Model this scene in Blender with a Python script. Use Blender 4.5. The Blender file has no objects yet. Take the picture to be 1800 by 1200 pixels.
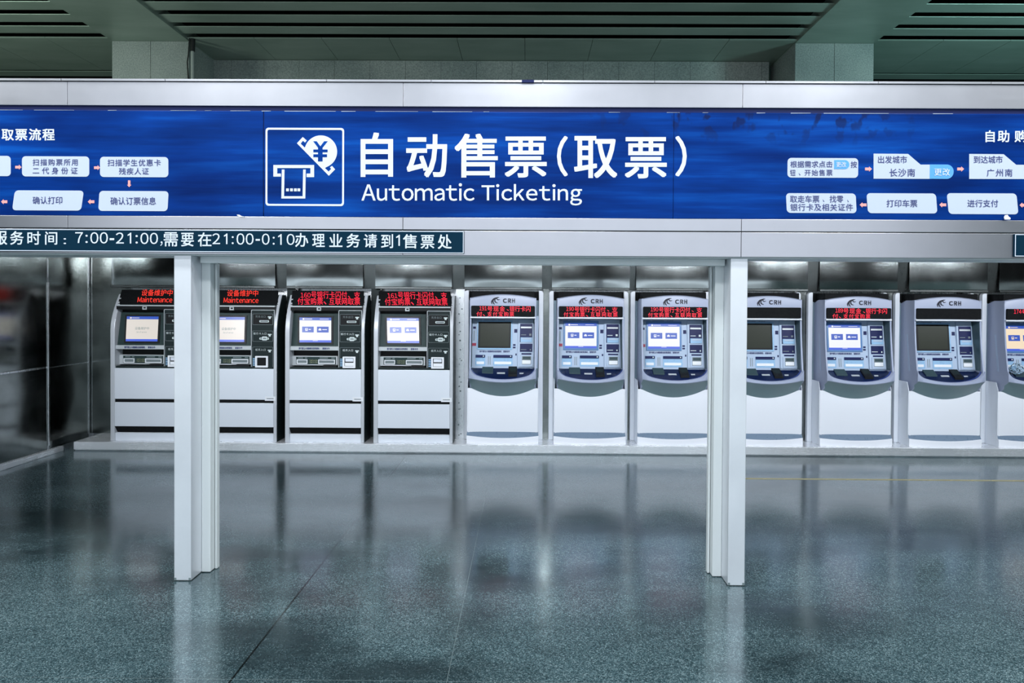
import bpy, bmesh, math, random
from mathutils import Matrix, Vector
from math import sin, cos, pi, radians

random.seed(7)
S = bpy.context.scene
COL = S.collection

# ------------------------------------------------------------------ camera
EYE = Vector((0, 0, 1.7))
F_PX, CX, CY = 1300.0, 914.49, 548.14
ROT = Matrix.Rotation(.008, 3, 'Z') @ Matrix.Rotation(pi/2 - .014, 3, 'X') @ Matrix.Rotation(.006, 3, 'Z')
cd = bpy.data.cameras.new('camera')
cam = bpy.data.objects.new('camera', cd)
COL.objects.link(cam)
cam.matrix_world = Matrix.Translation(EYE) @ ROT.to_4x4()
cd.sensor_width = 36.0
cd.lens = 36.0*F_PX/1800.0
cd.shift_x = (900 - CX)/1800.0
cd.shift_y = (CY - 600)/1800.0
cd.clip_end = 300
S.camera = cam

# ------------------------------------------------------------------ world, light, exposure
w = bpy.data.worlds.new('daylight')
S.world = w
w.use_nodes = True
bg = w.node_tree.nodes['Background']
bg.inputs[0].default_value = (.80, .90, 1.0, 1)
bg.inputs[1].default_value = 1.5
S.view_settings.view_transform = 'Standard'
S.view_settings.look = 'None'
S.view_settings.gamma = 1.0
S.view_settings.use_curve_mapping = False
S.view_settings.exposure = 0.0


def area(name, loc, size, energy, color, rot=(0, 0, 0)):
    l = bpy.data.lights.new(name, 'AREA')
    l.shape = 'RECTANGLE'
    l.size, l.size_y = size
    l.energy = energy
    l.color = color
    o = bpy.data.objects.new(name, l)
    COL.objects.link(o)
    o.location = loc
    o.rotation_euler = rot
    return o


# unseen downlights added to brighten floor and hall (fixtures are built further down)
HALL_FILL = [(x, y) for y in (0.9, 2.9) for x in (-6.6, -3.3, 0.0, 3.3, 6.6)]
for lx, ly in HALL_FILL:
    area('added_hall_light', (lx, ly, 5.10), (.9, .5), 95, (.90, .97, 1.0))

# tube lamps added out of view to brighten the ticket machines
BAY_FILL = [-3.9, -1.9, .1, 2.1, 4.1, 6.1]
for lx in BAY_FILL:
    area('added_bay_light', (lx, 5.93, 2.44), (1.25, .10), 20, (.90, .94, 1.0), (radians(60), 0, 0)).data.spread = radians(112)

# uplights added out of view on the bay roof to brighten the ceiling
ROOF_FILL = [(-7.9, 6.2, 95, (.86, 1.0, .86)), (-2.4, 5.6, 15, (.88, 1.0, .92)), (2.2, 5.6, 10, (.88, 1.0, .95)), (7.2, 6.2, 135, (.55, 1.0, 1.0))]
for lx, ly, e_, c_ in ROOF_FILL:
    area('added_roof_light', (lx, ly, 2.80), (1.2, .2), e_, c_, (pi - radians(38), 0, 0))

# ------------------------------------------------------------------ materials


class NT:
    def __init__(s, name):
        s.m = bpy.data.materials.new(name)
        s.m.use_nodes = True
        s.t = s.m.node_tree
        s.b = s.t.nodes['Principled BSDF']

    def n(s, typ, **kw):
        nd = s.t.nodes.new(typ)
        for k, v in kw.items():
            if k.startswith('_'):
                setattr(nd, k[1:], v)
            else:
                nd.inputs[k.replace('~', ' ')].default_value = v
        return nd

    def l(s, a, b):
        s.t.links.new(a, b)

    def coords(s, scale=(1, 1, 1)):
        g = s.n('ShaderNodeNewGeometry')
        mp = s.n('ShaderNodeMapping')
        mp.inputs['Scale'].default_value = scale
        s.l(g.outputs['Position'], mp.inputs['Vector'])
        return mp.outputs['Vector']

    def noise(s, scale, vs=(1, 1, 1), detail=4, rough=.55):
        nn = s.n('ShaderNodeTexNoise', Scale=scale, Detail=detail, Roughness=rough)
        s.l(s.coords(vs), nn.inputs['Vector'])
        return nn.outputs['Fac']

    def ramp(s, fac, stops):
        r = s.n('ShaderNodeValToRGB')
        e = r.color_ramp.elements
        while len(e) < len(stops):
            e.new(.5)
        for el, (p, c) in zip(e, stops):
            el.position = p
            el.color = tuple(c) + (1,) if len(c) == 3 else c
        s.l(fac, r.inputs['Fac'])
        return r.outputs['Color']

    def maprange(s, fac, a, b, c, d):
        r = s.n('ShaderNodeMapRange')
        for i, v in enumerate((a, b, c, d)):
            r.inputs[i+1].default_value = v
        s.l(fac, r.inputs[0])
        return r.outputs[0]

    def mix(s, fac, a, b, mode='MIX'):
        m = s.n('ShaderNodeMix', _data_type='RGBA', _blend_type=mode)
        for sock, v in ((m.inputs[0], fac), (m.inputs[6], a), (m.inputs[7], b)):
            if hasattr(v, 'links'):
                s.l(v, sock)
            elif isinstance(v, tuple):
                sock.default_value = v + (1,) if len(v) == 3 else v
            else:
                sock.default_value = v
        return m.outputs[2]

    def bump(s, h, strength, dist=.01):
        b = s.n('ShaderNodeBump', Strength=strength, Distance=dist)
        s.l(h, b.inputs['Height'])
        s.l(b.outputs['Normal'], s.b.inputs['Normal'])


def plain(name, col, rough=.5, metal=0., spec=.5, coat=0.):
    k = NT(name)
    k.b.inputs['Base Color'].default_value = col + (1,)
    k.b.inputs['Roughness'].default_value = rough
    k.b.inputs['Metallic'].default_value = metal
    k.b.inputs['Specular IOR Level'].default_value = spec
    k.b.inputs['Coat Weight'].default_value = coat
    f = k.noise(35, detail=3)
    k.l(k.maprange(f, .3, .7, max(.02, rough*.85), min(1, rough*1.15)), k.b.inputs['Roughness'])
    return k.m


def emit(name, col, strength, base=(.01, .01, .01)):
    k = NT(name)
    k.b.inputs['Base Color'].default_value = base + (1,)
    k.b.inputs['Emission Color'].default_value = col + (1,)
    k.b.inputs['Emission Strength'].default_value = strength
    k.b.inputs['Roughness'].default_value = .3
    return k.m


def metal(name, c0, c1, r0, r1, grain=(1, 1, 60), smear=2.5, bump=.0, gs=6):
    """brushed sheet metal: fine grain stretched along one axis plus broad smears"""
    k = NT(name)
    k.b.inputs['Metallic'].default_value = 1.0
    g = k.noise(gs, grain, 3)
    s_ = k.noise(smear, (1, 1, 1), 5, .6)
    k.l(k.ramp(s_, [(.3, c0), (.7, c1)]), k.b.inputs['Base Color'])
    m = k.n('ShaderNodeMath', _operation='ADD')
    k.l(k.maprange(g, .3, .7, 0, (r1 - r0)*.5), m.inputs[0])
    k.l(k.maprange(s_, .35, .7, r0, r0 + (r1 - r0)*.5), m.inputs[1])
    k.l(m.outputs[0], k.b.inputs['Roughness'])
    if bump:
        k.bump(k.noise(1.6, (1, 1, .6), 1), bump, .05)
    return k.m


M = {}
M['alu'] = metal('brushed_aluminium', (.52, .51, .545), (.57, .56, .60), .29, .33, (1.2, 1, 9), gs=3)
M['post'] = metal('brushed_post_steel', (.74, .75, .79), (.82, .83, .87), .30, .44, (60, 60, .6))
M['jamb'] = plain('white_coated_aluminium', (.72, .75, .76), .4)
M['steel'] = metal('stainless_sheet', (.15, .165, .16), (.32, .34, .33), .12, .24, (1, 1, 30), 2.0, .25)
M['steel_panel'] = metal('stainless_panel', (.36, .40, .40), (.46, .50, .50), .07, .12, (30, 30, 1), 3.0)
M['steel_strip'] = metal('stainless_strip', (.58, .60, .62), (.68, .70, .72), .22, .34, (30, 30, 1))
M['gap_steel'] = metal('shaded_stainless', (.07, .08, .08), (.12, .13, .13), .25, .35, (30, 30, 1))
M['plinth'] = metal('stainless_plinth', (.80, .82, .85), (.88, .90, .92), .20, .32, (.6, 1, 50))
for q in ('post', 'plinth'):
    M[q].node_tree.nodes['Principled BSDF'].inputs['Metallic'].default_value = .55
M['kiosk_silver'] = plain('silver_grey_paint', (.74, .79, .86), .38, .1)
M['black'] = plain('black_plastic', (.008, .009, .010), .4, spec=.2)
M['black_matt'] = plain('black_matt', (.005, .006, .007), .7, spec=.15)
M['void'] = plain('dark_void', (.004, .005, .005), .9)
M['charcoal'] = plain('charcoal_plastic', (.012, .021, .022), .45, spec=.2)
M['green_grey'] = plain('green_grey_plastic', (.020, .040, .040), .5, spec=.2)
M['dark_glass'] = plain('dark_screen_glass', (.022, .027, .018), .35, spec=.2)
M['silver'] = plain('silver_trim', (.52, .56, .58), .4, .15)
M['cheek'] = plain('cheek_silver', (.55, .58, .62), .35, .1)
M['white'] = plain('white_paint', (.80, .83, .87), .4)
M['shell'] = plain('pale_lilac_grey_plastic', (.38, .43, .57), .36)
M['chin_shade'] = plain('shaded_chin_plastic', (.20, .30, .32), .35)  # shade of the underside put into a darker copy of the plastic
M['lower_white'] = plain('white_panel', (.86, .89, .95), .38)
M['flange'] = plain('pale_grey_frame', (.82, .86, .92), .4)
M['channel'] = plain('blue_grey_channel', (.26, .36, .42), .3)
M['foot_top'] = plain('shaded_foot_plastic', (.17, .24, .33), .3)  # upward face of the foot darkened in colour for the dark it reflects
M['panel'] = plain('pale_blue_grey_panel', (.42, .52, .66), .4, spec=.3)
M['sky_blue'] = plain('light_blue_plastic', (.28, .48, .70), .3)
M['frame_blue'] = plain('mid_blue_frame', (.08, .20, .42), .35)
M['navy'] = plain('navy_plastic', (.006, .012, .075), .4, spec=.2)
M['navy_gloss'] = plain('navy_tray', (.004, .011, .050), .2, spec=.35)
M['edge_glare'] = plain('tray_edge_glare', (.02, .05, .26), .22)  # blue glow along the tray lip painted as a coloured band
M['inner_teal'] = plain('dark_teal_plastic', (.06, .11, .13), .4)
M['teal_box'] = plain('teal_grey_plastic', (.035, .065, .075), .4, spec=.25)
M['red_label'] = plain('red_label', (.35, .02, .06), .5)
M['ink'] = plain('dark_blue_ink', (.02, .035, .13), .5)
M['logo'] = plain('logo_ink', (.006, .007, .025), .4)
M['pale_ink'] = plain('pale_print', (.62, .70, .70), .5)
M['faint_ink'] = plain('grey_print', (.16, .20, .21), .5)
M['yellow_ink'] = plain('yellow_green_print', (.38, .40, .22), .5)
M['grey_ink'] = emit('grey_screen_text', (.25, .36, .38), .7)
M['led'] = emit('red_led', (1.0, .03, .075), 1.1, (.3, .01, .01))
M['led_warm'] = emit('orange_red_led', (1.0, .055, .035), 1.15, (.3, .01, .01))
M['scr_white'] = emit('screen_white', (.90, .93, 1.0), .95)
M['scr_cream'] = emit('screen_cream', (.76, .71, .66), .95)
M['scr_blue'] = emit('screen_blue', (.025, .09, .52), .95)
M['scr_bar'] = emit('screen_bar', (.06, .13, .75), .95)
M['scr_amber'] = emit('screen_amber', (.95, .78, .56), .95)
M['lettering'] = plain('white_lettering', (.68, .73, .83), .5, spec=.1)
M['box_white'] = plain('pale_sign_box', (.53, .58, .69), .5, spec=.1)
M['badge'] = plain('sky_blue_badge', (.10, .36, .80), .4)
M['arrow'] = plain('salmon_arrow', (.88, .36, .34), .5)
M['sign_ink'] = plain('navy_sign_ink', (.035, .045, .19), .5)
M['teal_sign'] = plain('dark_teal_sign', (.0015, .022, .045), .55, spec=.08)
M['tube'] = emit('lamp_tube', (.9, .95, 1.0), 3.0, (.8, .8, .8))
M['tape'] = plain('yellow_tape', (.62, .55, .27), .5)
M['cable'] = plain('black_cable', (.01, .012, .012), .5)
M['pipe'] = plain('grey_pipe', (.42, .46, .44), .4)
M['paper'] = plain('white_paper', (.85, .85, .87), .8)
M['facade'] = plain('hall_side_wall', (.06, .10, .10), .6)

k = NT('clear_plastic')
k.b.inputs['Transmission Weight'].default_value = 1.0
k.b.inputs['Roughness'].default_value = .12
k.b.inputs['Base Color'].default_value = (.85, .93, .95, 1)
k.b.inputs['IOR'].default_value = 1.12
M['clear'] = k.m

# blue printed sign film: long horizontal streaks, scuffs near the top edge
k = NT('blue_sign_film')
st = k.noise(1.0, (.9, 1, 16), 5, .6)
st2 = k.noise(.9, (1.3, 1, 3.5), 3, .5)
a = k.ramp(st, [(.32, (.001, .022, .150)), (.52, (.0015, .036, .235)), (.72, (.003, .070, .36))])
b_ = k.ramp(st2, [(.35, (.55, .55, .62)), (.65, (1.12, 1.12, 1.08))])
c = k.mix(1.0, a, b_, 'MULTIPLY')
pos = k.n('ShaderNodeNewGeometry')
sx = k.n('ShaderNodeSeparateXYZ')
k.l(pos.outputs['Position'], sx.inputs[0])
mul = k.n('ShaderNodeMath', _operation='MULTIPLY')
k.l(k.maprange(sx.outputs['X'], .25, .9, 0, 1), mul.inputs[0])
k.l(k.maprange(sx.outputs['Z'], 2.62, 2.80, 0, 1), mul.inputs[1])
mul2 = k.n('ShaderNodeMath', _operation='MULTIPLY')
k.l(mul.outputs[0], mul2.inputs[0])
k.l(k.maprange(sx.outputs['X'], 1.9, 2.5, 1, 0), mul2.inputs[1])
sp = k.noise(13, (1.0, 1, .8), 2, .5)
mul3 = k.n('ShaderNodeMath', _operation='MULTIPLY')
k.l(mul2.outputs[0], mul3.inputs[0])
k.l(k.maprange(sp, .565, .63, 0, .9), mul3.inputs[1])
c = k.mix(mul3.outputs[0], c, (.006, .014, .07))
k.l(c, k.b.inputs['Base Color'])
k.b.inputs['Roughness'].default_value = .34
k.b.inputs['Specular IOR Level'].default_value = .06
k.bump(st2, .06, .02)
M['sign_blue'] = k.m

# polished terrazzo floor with two saw-cut joints
k = NT('polished_terrazzo')
v = k.n('ShaderNodeTexVoronoi', Scale=210.0)
k.l(k.coords(), v.inputs['Vector'])
sp = k.n('ShaderNodeSeparateColor')
k.l(v.outputs['Color'], sp.inputs[0])
chips = k.ramp(sp.outputs[0], [(0, (.017, .034, .041)), (.45, (.046, .083, .096)), (.80, (.098, .152, .168)), (1, (.22, .29, .31))])
fine = k.ramp(k.noise(70, detail=6, rough=.75), [(.3, (.60, .62, .63)), (.7, (1.4, 1.38, 1.36))])
c = k.mix(1.0, chips, fine, 'MULTIPLY')
stain = k.noise(.55, (1, 1.7, 1), 5, .62)
c = k.mix(1.0, c, k.ramp(stain, [(.36, (.30, .33, .34)), (.50, (.90, .92, .92)), (.68, (1.3, 1.27, 1.25))]), 'MULTIPLY')
pos = k.n('ShaderNodeNewGeometry')
sx = k.n('ShaderNodeSeparateXYZ')
k.l(pos.outputs['Position'], sx.inputs[0])


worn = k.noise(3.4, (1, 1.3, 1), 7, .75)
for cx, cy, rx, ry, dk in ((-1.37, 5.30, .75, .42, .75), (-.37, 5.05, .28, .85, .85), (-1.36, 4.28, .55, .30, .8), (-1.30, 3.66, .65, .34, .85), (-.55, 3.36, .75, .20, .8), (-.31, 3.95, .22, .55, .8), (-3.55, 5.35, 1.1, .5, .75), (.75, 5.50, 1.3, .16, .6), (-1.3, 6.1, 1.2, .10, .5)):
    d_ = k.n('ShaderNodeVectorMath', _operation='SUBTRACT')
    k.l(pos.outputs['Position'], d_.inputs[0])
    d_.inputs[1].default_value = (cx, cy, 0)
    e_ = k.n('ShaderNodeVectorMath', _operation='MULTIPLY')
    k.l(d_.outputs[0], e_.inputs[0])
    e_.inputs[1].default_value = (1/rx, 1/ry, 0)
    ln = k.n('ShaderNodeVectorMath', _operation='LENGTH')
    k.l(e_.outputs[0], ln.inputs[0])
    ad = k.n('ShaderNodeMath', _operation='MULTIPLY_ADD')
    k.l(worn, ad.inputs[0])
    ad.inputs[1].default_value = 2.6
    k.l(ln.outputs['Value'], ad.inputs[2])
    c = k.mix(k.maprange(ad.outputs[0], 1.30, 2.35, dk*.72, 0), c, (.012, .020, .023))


def joint(axis, at, half, lo=None):
    s_ = k.n('ShaderNodeMath', _operation='SUBTRACT')
    k.l(sx.outputs[axis], s_.inputs[0])
    s_.inputs[1].default_value = at
    ab = k.n('ShaderNodeMath', _operation='ABSOLUTE')
    k.l(s_.outputs[0], ab.inputs[0])
    lt = k.n('ShaderNodeMath', _operation='LESS_THAN')
    k.l(ab.outputs[0], lt.inputs[0])
    lt.inputs[1].default_value = half
    return lt.outputs[0]


c = k.mix(joint('X', -1.31, .0050), c, (.003, .005, .005))
c = k.mix(joint('X', -.345, .0016), c, (.13, .165, .17))
c = k.mix(joint('Y', 3.283, .0014), c, (.13, .165, .17))
k.l(c, k.b.inputs['Base Color'])
k.l(k.maprange(k.noise(1.2, (1, 1.5, 1), 5, .65), .3, .7, .12, .20), k.b.inputs['Roughness'])
k.b.inputs['Specular IOR Level'].default_value = .5
k.b.inputs['IOR'].default_value = 2.2
k.b.inputs['Specular Tint'].default_value = (.80, .95, 1.0, 1)
k.bump(k.noise(9, detail=3), .02, .01)
M['floor'] = k.m

k = NT('flamed_granite')
f = k.noise(60, detail=6, rough=.8)
c = k.ramp(f, [(.3, (.17, .19, .185)), (.5, (.34, .375, .37)), (.7, (.55, .58, .57))])
big = k.noise(1.1, detail=3)
c = k.mix(1.0, c, k.ramp(big, [(.35, (.75, .80, .80)), (.65, (1.1, 1.1, 1.08))]), 'MULTIPLY')
k.l(c, k.b.inputs['Base Color'])
k.b.inputs['Roughness'].default_value = .75
k.bump(f, .3, .01)
M['granite'] = k.m

k = NT('green_grey_ceiling_metal')
f = k.noise(1.4, (1, 3, 1), 3)
k.l(k.ramp(f, [(.3, (.28, .36, .31)), (.7, (.36, .44, .39))]), k.b.inputs['Base Color'])
k.b.inputs['Roughness'].default_value = .42
k.b.inputs['Metallic'].default_value = .3
M['ceiling'] = k.m

k = NT('plaza_paving')
k.l(k.ramp(k.noise(3, detail=5), [(.3, (.36, .37, .37)), (.7, (.48, .48, .47))]), k.b.inputs['Base Color'])
k.b.inputs['Roughness'].default_value = .85
M['paving'] = k.m

# ------------------------------------------------------------------ mesh helpers


def text_raw(body, spacing=1.0, bold=0.0):
    if all(33 <= ord(ch) < 127 or ch == ' ' for ch in body):
        vs, fs, x = [], [], 0.0
        for ch in body:
            if ch == ' ':
                x += .28*spacing
                continue
            if ch == '!':      # plain figure one: a stem with a flag and no foot
                v, f = [(.17, 0), (.26, 0), (.26, .733), (.19, .733), (.17, .69), (.02, .60), (.02, .515), (.17, .585)], [(0, 1, 2, 3, 4, 7), (4, 5, 6, 7)]
            else:
                v, f = glyphs(chr(ord(ch) + 0xFEE0), 1.0)
            lo, hi = min(p[0] for p in v), max(p[0] for p in v)
            f0 = len(vs)
            vs += [(p[0] - lo + x, p[1]) for p in v]
            fs += [tuple(i + f0 for i in q) for q in f]
            x += hi - lo + (.095 if ch not in 'ToacekATR' else .075)*(1 + 8*(spacing - 1))
        return vs, fs
    return glyphs(body, spacing)


_gl = {}


def glyphs(body, spacing):
    if (body, spacing) not in _gl:
        _gl[body, spacing] = glyphs_new(body, spacing)
    return _gl[body, spacing]


def glyphs_new(body, spacing):
    c = bpy.data.curves.new('lettering', 'FONT')
    c.body = body
    c.size = 1.0
    c.space_character = spacing
    c.resolution_u = 3
    o = bpy.data.objects.new('lettering', c)
    COL.objects.link(o)
    dg = bpy.context.evaluated_depsgraph_get()
    me = bpy.data.meshes.new_from_object(o.evaluated_get(dg))
    vs = [(v.co.x, v.co.y) for v in me.vertices]
    fs = [tuple(p.vertices) for p in me.polygons]
    bpy.data.objects.remove(o)
    bpy.data.curves.remove(c)
    bpy.data.meshes.remove(me)
    return vs, fs


_tc = {}


def text_fit(body, aspect, bold=0.0):
    """outline of a line of text normalised to the unit box; letter spacing is opened up to suit the aspect (width/height)"""
    key = (body, round(aspect, 2), bold)
    if key in _tc:
        return _tc[key]

    def box(vs):
        xs = [p[0] for p in vs]
        ys = [p[1] for p in vs]
        return min(xs), max(xs), min(ys), max(ys)
    vs, fs = text_raw(body, 1.0, bold)
    x0, x1, y0, y1 = box(vs)
    if len(body) > 1:
        w1, h = x1 - x0, y1 - y0
        v2, _ = text_raw(body, 1.2, bold)
        b2 = box(v2)
        dw = (b2[1] - b2[0]) - w1
        if dw > 1e-6 and aspect*h > w1:
            sp_ = 1 + .2*(aspect*h - w1)/dw
            vs, fs = text_raw(body, min(3, sp_), bold)
            x0, x1, y0, y1 = box(vs)
    vs = [((x - x0)/(x1 - x0), (y - y0)/(y1 - y0)) for x, y in vs]
    _tc[key] = vs, fs
    return vs, fs


class MB:
    def __init__(s):
        s.v, s.f, s.m = [], [], []

    def add(s, vs, fs, m=0):
        o = len(s.v)
        s.v += [tuple(p) for p in vs]
        for f in fs:
            s.f.append([i + o for i in f])
            s.m.append(m)
        return s

    def hexa(s, p, m=0):
        """p: 4 front points then 4 back points, both counter-clockwise seen from the front"""
        return s.add(p, [(0, 1, 2, 3), (7, 6, 5, 4), (0, 4, 5, 1), (1, 5, 6, 2), (2, 6, 7, 3), (3, 7, 4, 0)], m)

    def box(s, x0, x1, y0, y1, z0, z1, m=0):
        return s.hexa([(x0, y0, z0), (x1, y0, z0), (x1, y0, z1), (x0, y0, z1),
                       (x0, y1, z0), (x1, y1, z0), (x1, y1, z1), (x0, y1, z1)], m)

    def prism(s, pts, y0, y1, m=0):
        """polygon in x,z (counter-clockwise from the front) extruded along y"""
        n = len(pts)
        vs = [(x, y0, z) for x, z in pts] + [(x, y1, z) for x, z in pts]
        fs = [tuple(range(n)), tuple(range(2*n - 1, n - 1, -1))]
        fs += [(i, i + n, (i + 1) % n + n, (i + 1) % n) for i in range(n)]
        return s.add(vs, fs, m)

    def prism_x(s, pts, x0, x1, m=0):
        """polygon in y,z extruded along x"""
        n = len(pts)
        vs = [(x0, y, z) for y, z in pts] + [(x1, y, z) for y, z in pts]
        fs = [tuple(range(n)), tuple(range(2*n - 1, n - 1, -1))]
        fs += [(i, i + n, (i + 1) % n + n, (i + 1) % n) for i in range(n)]
        return s.add(vs, fs, m)

    def ring(s, outer, inner, y0, y1, m=0):
        n = len(outer)
        vs = [(x, y0, z) for x, z in outer] + [(x, y0, z) for x, z in inner] + [(x, y1, z) for x, z in outer] + [(x, y1, z) for x, z in inner]
        fs = []
        for i in range(n):
            j = (i + 1) % n
            fs += [(i, j, n + j, n + i), (2*n + j, 2*n + i, 3*n + i, 3*n + j), (j, i, 2*n + i, 2*n + j), (n + i, n + j, 3*n + j, 3*n + i)]
        return s.add(vs, fs, m)

    def loft(s, rows, m=0):
        n = len(rows[0])
        vs = [p for r in rows for p in r]
        fs = []
        for i in range(len(rows) - 1):
            for j in range(n - 1):
                fs.append((i*n + j, i*n + j + 1, (i + 1)*n + j + 1, (i + 1)*n + j))
        return s.add(vs, fs, m)

    def tube(s, path, r, seg=10, m=0):
        vs, fs = [], []
        for i, p in enumerate(path):
            p = Vector(p)
            t = (Vector(path[min(i + 1, len(path) - 1)]) - Vector(path[max(i - 1, 0)])).normalized()
            a = t.orthogonal().normalized() if abs(t.x) > .9 else t.cross(Vector((1, 0, 0))).normalized()
            b = t.cross(a)
            for q in range(seg):
                an = 2*pi*q/seg
                vs.append(p + a*cos(an)*r + b*sin(an)*r)
        for i in range(len(path) - 1):
            for q in range(seg):
                q2 = (q + 1) % seg
                fs.append((i*seg + q, i*seg + q2, (i + 1)*seg + q2, (i + 1)*seg + q))
        fs.append(tuple(range(seg - 1, -1, -1)))
        fs.append(tuple(range((len(path) - 1)*seg, len(path)*seg)))
        return s.add(vs, fs, m)

    def text(s, body, corner, ux, uz, bold=0.0, m=0):
        """text filling the parallelogram corner, corner+ux, corner+uz"""
        corner, ux, uz = Vector(corner), Vector(ux), Vector(uz)
        vs, fs = text_fit(body, ux.length/uz.length)
        e = bold*uz.length
        eu, ez = ux.normalized()*e, uz.normalized()*e
        ox, oz = (ux.length - 2*e)/ux.length, (uz.length - 2*e)/uz.length
        corner = corner + eu + ez
        nrm = ux.cross(uz).normalized()*.00012
        for q, (a, b_) in enumerate(((0, 0),) if not bold else ((-1, -1), (1, -1), (1, 1), (-1, 1))):
            s.add([corner + ux*x*ox + uz*y*oz + eu*a + ez*b_ + nrm*q for x, y in vs], fs, m)
        return s

    def build(s, name, mats, parent=None, smooth=None, bevel=0, seg=2, label=None, weld=False):
        me = bpy.data.meshes.new(name)
        me.from_pydata(s.v, [], s.f)
        for mm in (mats if isinstance(mats, (list, tuple)) else [mats]):
            me.materials.append(M[mm])
        me.polygons.foreach_set('material_index', s.m)
        bm = bmesh.new()
        bm.from_mesh(me)
        if weld:
            bmesh.ops.remove_doubles(bm, verts=bm.verts, dist=1e-5)
        if weld or bevel:
            bmesh.ops.recalc_face_normals(bm, faces=bm.faces)
        if bevel:
            ed = [e for e in bm.edges if len(e.link_faces) == 2 and e.calc_face_angle(0) > radians(40)]
            bmesh.ops.bevel(bm, geom=ed, offset=bevel, segments=seg, affect='EDGES', profile=.5, clamp_overlap=True)
        bm.to_mesh(me)
        bm.free()
        if smooth:
            me.polygons.foreach_set('use_smooth', [True]*len(me.polygons))
            me.set_sharp_from_angle(angle=radians(smooth or 35))
        me.update()
        o = bpy.data.objects.new(name, me)
        COL.objects.link(o)
        if parent:
            o.parent = parent
        if label:
            o['label'] = label
        return o


def empty(name, loc=(0, 0, 0)):
    o = bpy.data.objects.new(name, None)
    o.empty_display_size = .1
    COL.objects.link(o)
    o.location = loc
    return o


def tag(o, label, cat, group=None, kind=None):
    o['label'] = label
    o['category'] = cat
    if group:
        o['group'] = group
    if kind:
        o['kind'] = kind
    return o


def rrect(x0, x1, z0, z1, r, seg=5, corners=(1, 1, 1, 1)):
    """rounded rectangle, counter-clockwise from bottom-left; corners: bl, br, tr, tl"""
    pts = []
    for (cx, cz, a0), on in zip(((x0 + r, z0 + r, pi), (x1 - r, z0 + r, 1.5*pi), (x1 - r, z1 - r, 0), (x0 + r, z1 - r, .5*pi)), corners):
        if on:
            for i in range(seg + 1):
                a = a0 + .5*pi*i/seg
                pts.append((cx + r*cos(a), cz + r*sin(a)))
        else:
            a = a0 + .25*pi
            pts.append((cx + r*math.copysign(1, cos(a)), cz + r*math.copysign(1, sin(a))))
    return pts


def at(px, py, y):
    """point of the vertical plane Y = y seen at a photo pixel (used to read off real positions)"""
    d = ROT @ Vector(((px - CX)/F_PX, -(py - CY)/F_PX, -1))
    return EYE + d*(y/d.y)


# ------------------------------------------------------------------ the setting
tag(MB().box(-9, 9, -3.0, 14, -.2, 0).build('floor', 'floor'), 'polished grey terrazzo floor in front of the machines', 'floor', kind='structure')
tag(MB().box(-60, 60, -70, -3.0, -.25, -.03).build('ground', 'paving'), 'paved forecourt outside the hall', 'ground', kind='structure')

# station ceiling: long metal slats, flat strips along the column rows, beams between them
CZ = 5.165
ceil = tag(empty('ceiling', (0, 0, 0)), 'green grey slatted metal ceiling of the hall', 'ceiling', kind='structure')
XL, XLr, XR, XRr = -5.56, -4.53, 3.555, 4.59
sl = MB()
bays = [(-9, XL), (XLr, XR), (XRr, 9)]


def slat(x0, x1, y0, y1):
    z = CZ + .02
    sl.prism_x([(y0, z + .009), (y0, z + .006), (y0 + .003, z + .002), (y0 + .010, z), (y1 - .010, z), (y1 - .003, z + .002), (y1, z + .006), (y1, z + .009)], x0, x1)


y = 9.715
ys = []
while y > -3.0:
    ys.append(y)
    y -= .3885
for yy in ys:
    for b in bays:
        slat(b[0], b[1], yy - .252, yy)
y = 11.33
while y < 13.8:
    for b in bays:
        slat(b[0], b[1], y, y + .252)
    y += .3885
sl.build('slats', 'ceiling', ceil)
fp = MB()
for b in bays:
    x = b[0]
    nx = max(1, round((b[1] - b[0])/.92))
    stepx = (b[1] - b[0])/nx
    for i in range(nx):
        fp.box(x + .003, x + stepx - .003, 9.83, 11.20, CZ, CZ + .018)
        x += stepx
fp.build('flat_strip', 'ceiling', ceil)
for x0, x1 in ((XL, XLr), (XR, XRr)):
    MB().box(x0, x1, -3.0, 14, CZ - .012, CZ + .16).build('beam', 'ceiling', ceil, bevel=.004)
MB().box(-9.2, 9.2, -3.2, 14.2, 5.7, 5.8).build('dark_void', 'void', ceil)

far = MB().box(-9.2, 9.2, 14, 14.2, 0, 5.7)
for a, c_, lab in ((-9.2, -7.25, 'dark wall beside the open front of the hall'), (6.6, 9.2, 'dark teal wall at the other end of the open hall front')):
    tag(MB().box(a, c_, -3.2, -3.0, 0, 5.7).build('wall_front', 'facade'), lab, 'wall', kind='structure')
tag(far.build('wall_back', 'facade'), 'dark far wall of the hall beyond the machine bay', 'wall', kind='structure')
tag(MB().box(-9.2, -9, -3, 14, 0, 5.7).build('wall_left', 'facade'), 'dark side wall of the hall, out of view', 'wall', kind='structure')
tag(MB().box(9, 9.2, -3, 14, 0, 5.7).build('wall_right', 'facade'), 'dark side wall of the hall opposite', 'wall', kind='structure')


def column(x0, x1, y0, y1, label):
    r = tag(empty('granite_column', ((x0 + x1)/2, (y0 + y1)/2, 0)), label, 'column', kind='structure')
    cx, cy = (x0 + x1)/2, (y0 + y1)/2
    b = MB()
    hw, hd = (x1 - x0)/2, (y1 - y0)/2
    z = 0
    while z < 5.1:
        z2 = min(z + .92, CZ - .012)
        for sx_ in (-1, 1):
            xa, xb = (-hw, -.003) if sx_ < 0 else (.003, hw)
            b.box(xa, xb, -hd, hd, z + .003, z2 - .003)
        z += .92
    b.build('stone_cladding', 'granite', r)
    MB().box(-hw + .01, hw - .01, -hd + .01, hd - .01, 0, CZ - .012).build('column_core', 'black_matt', r)
    return r


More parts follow.
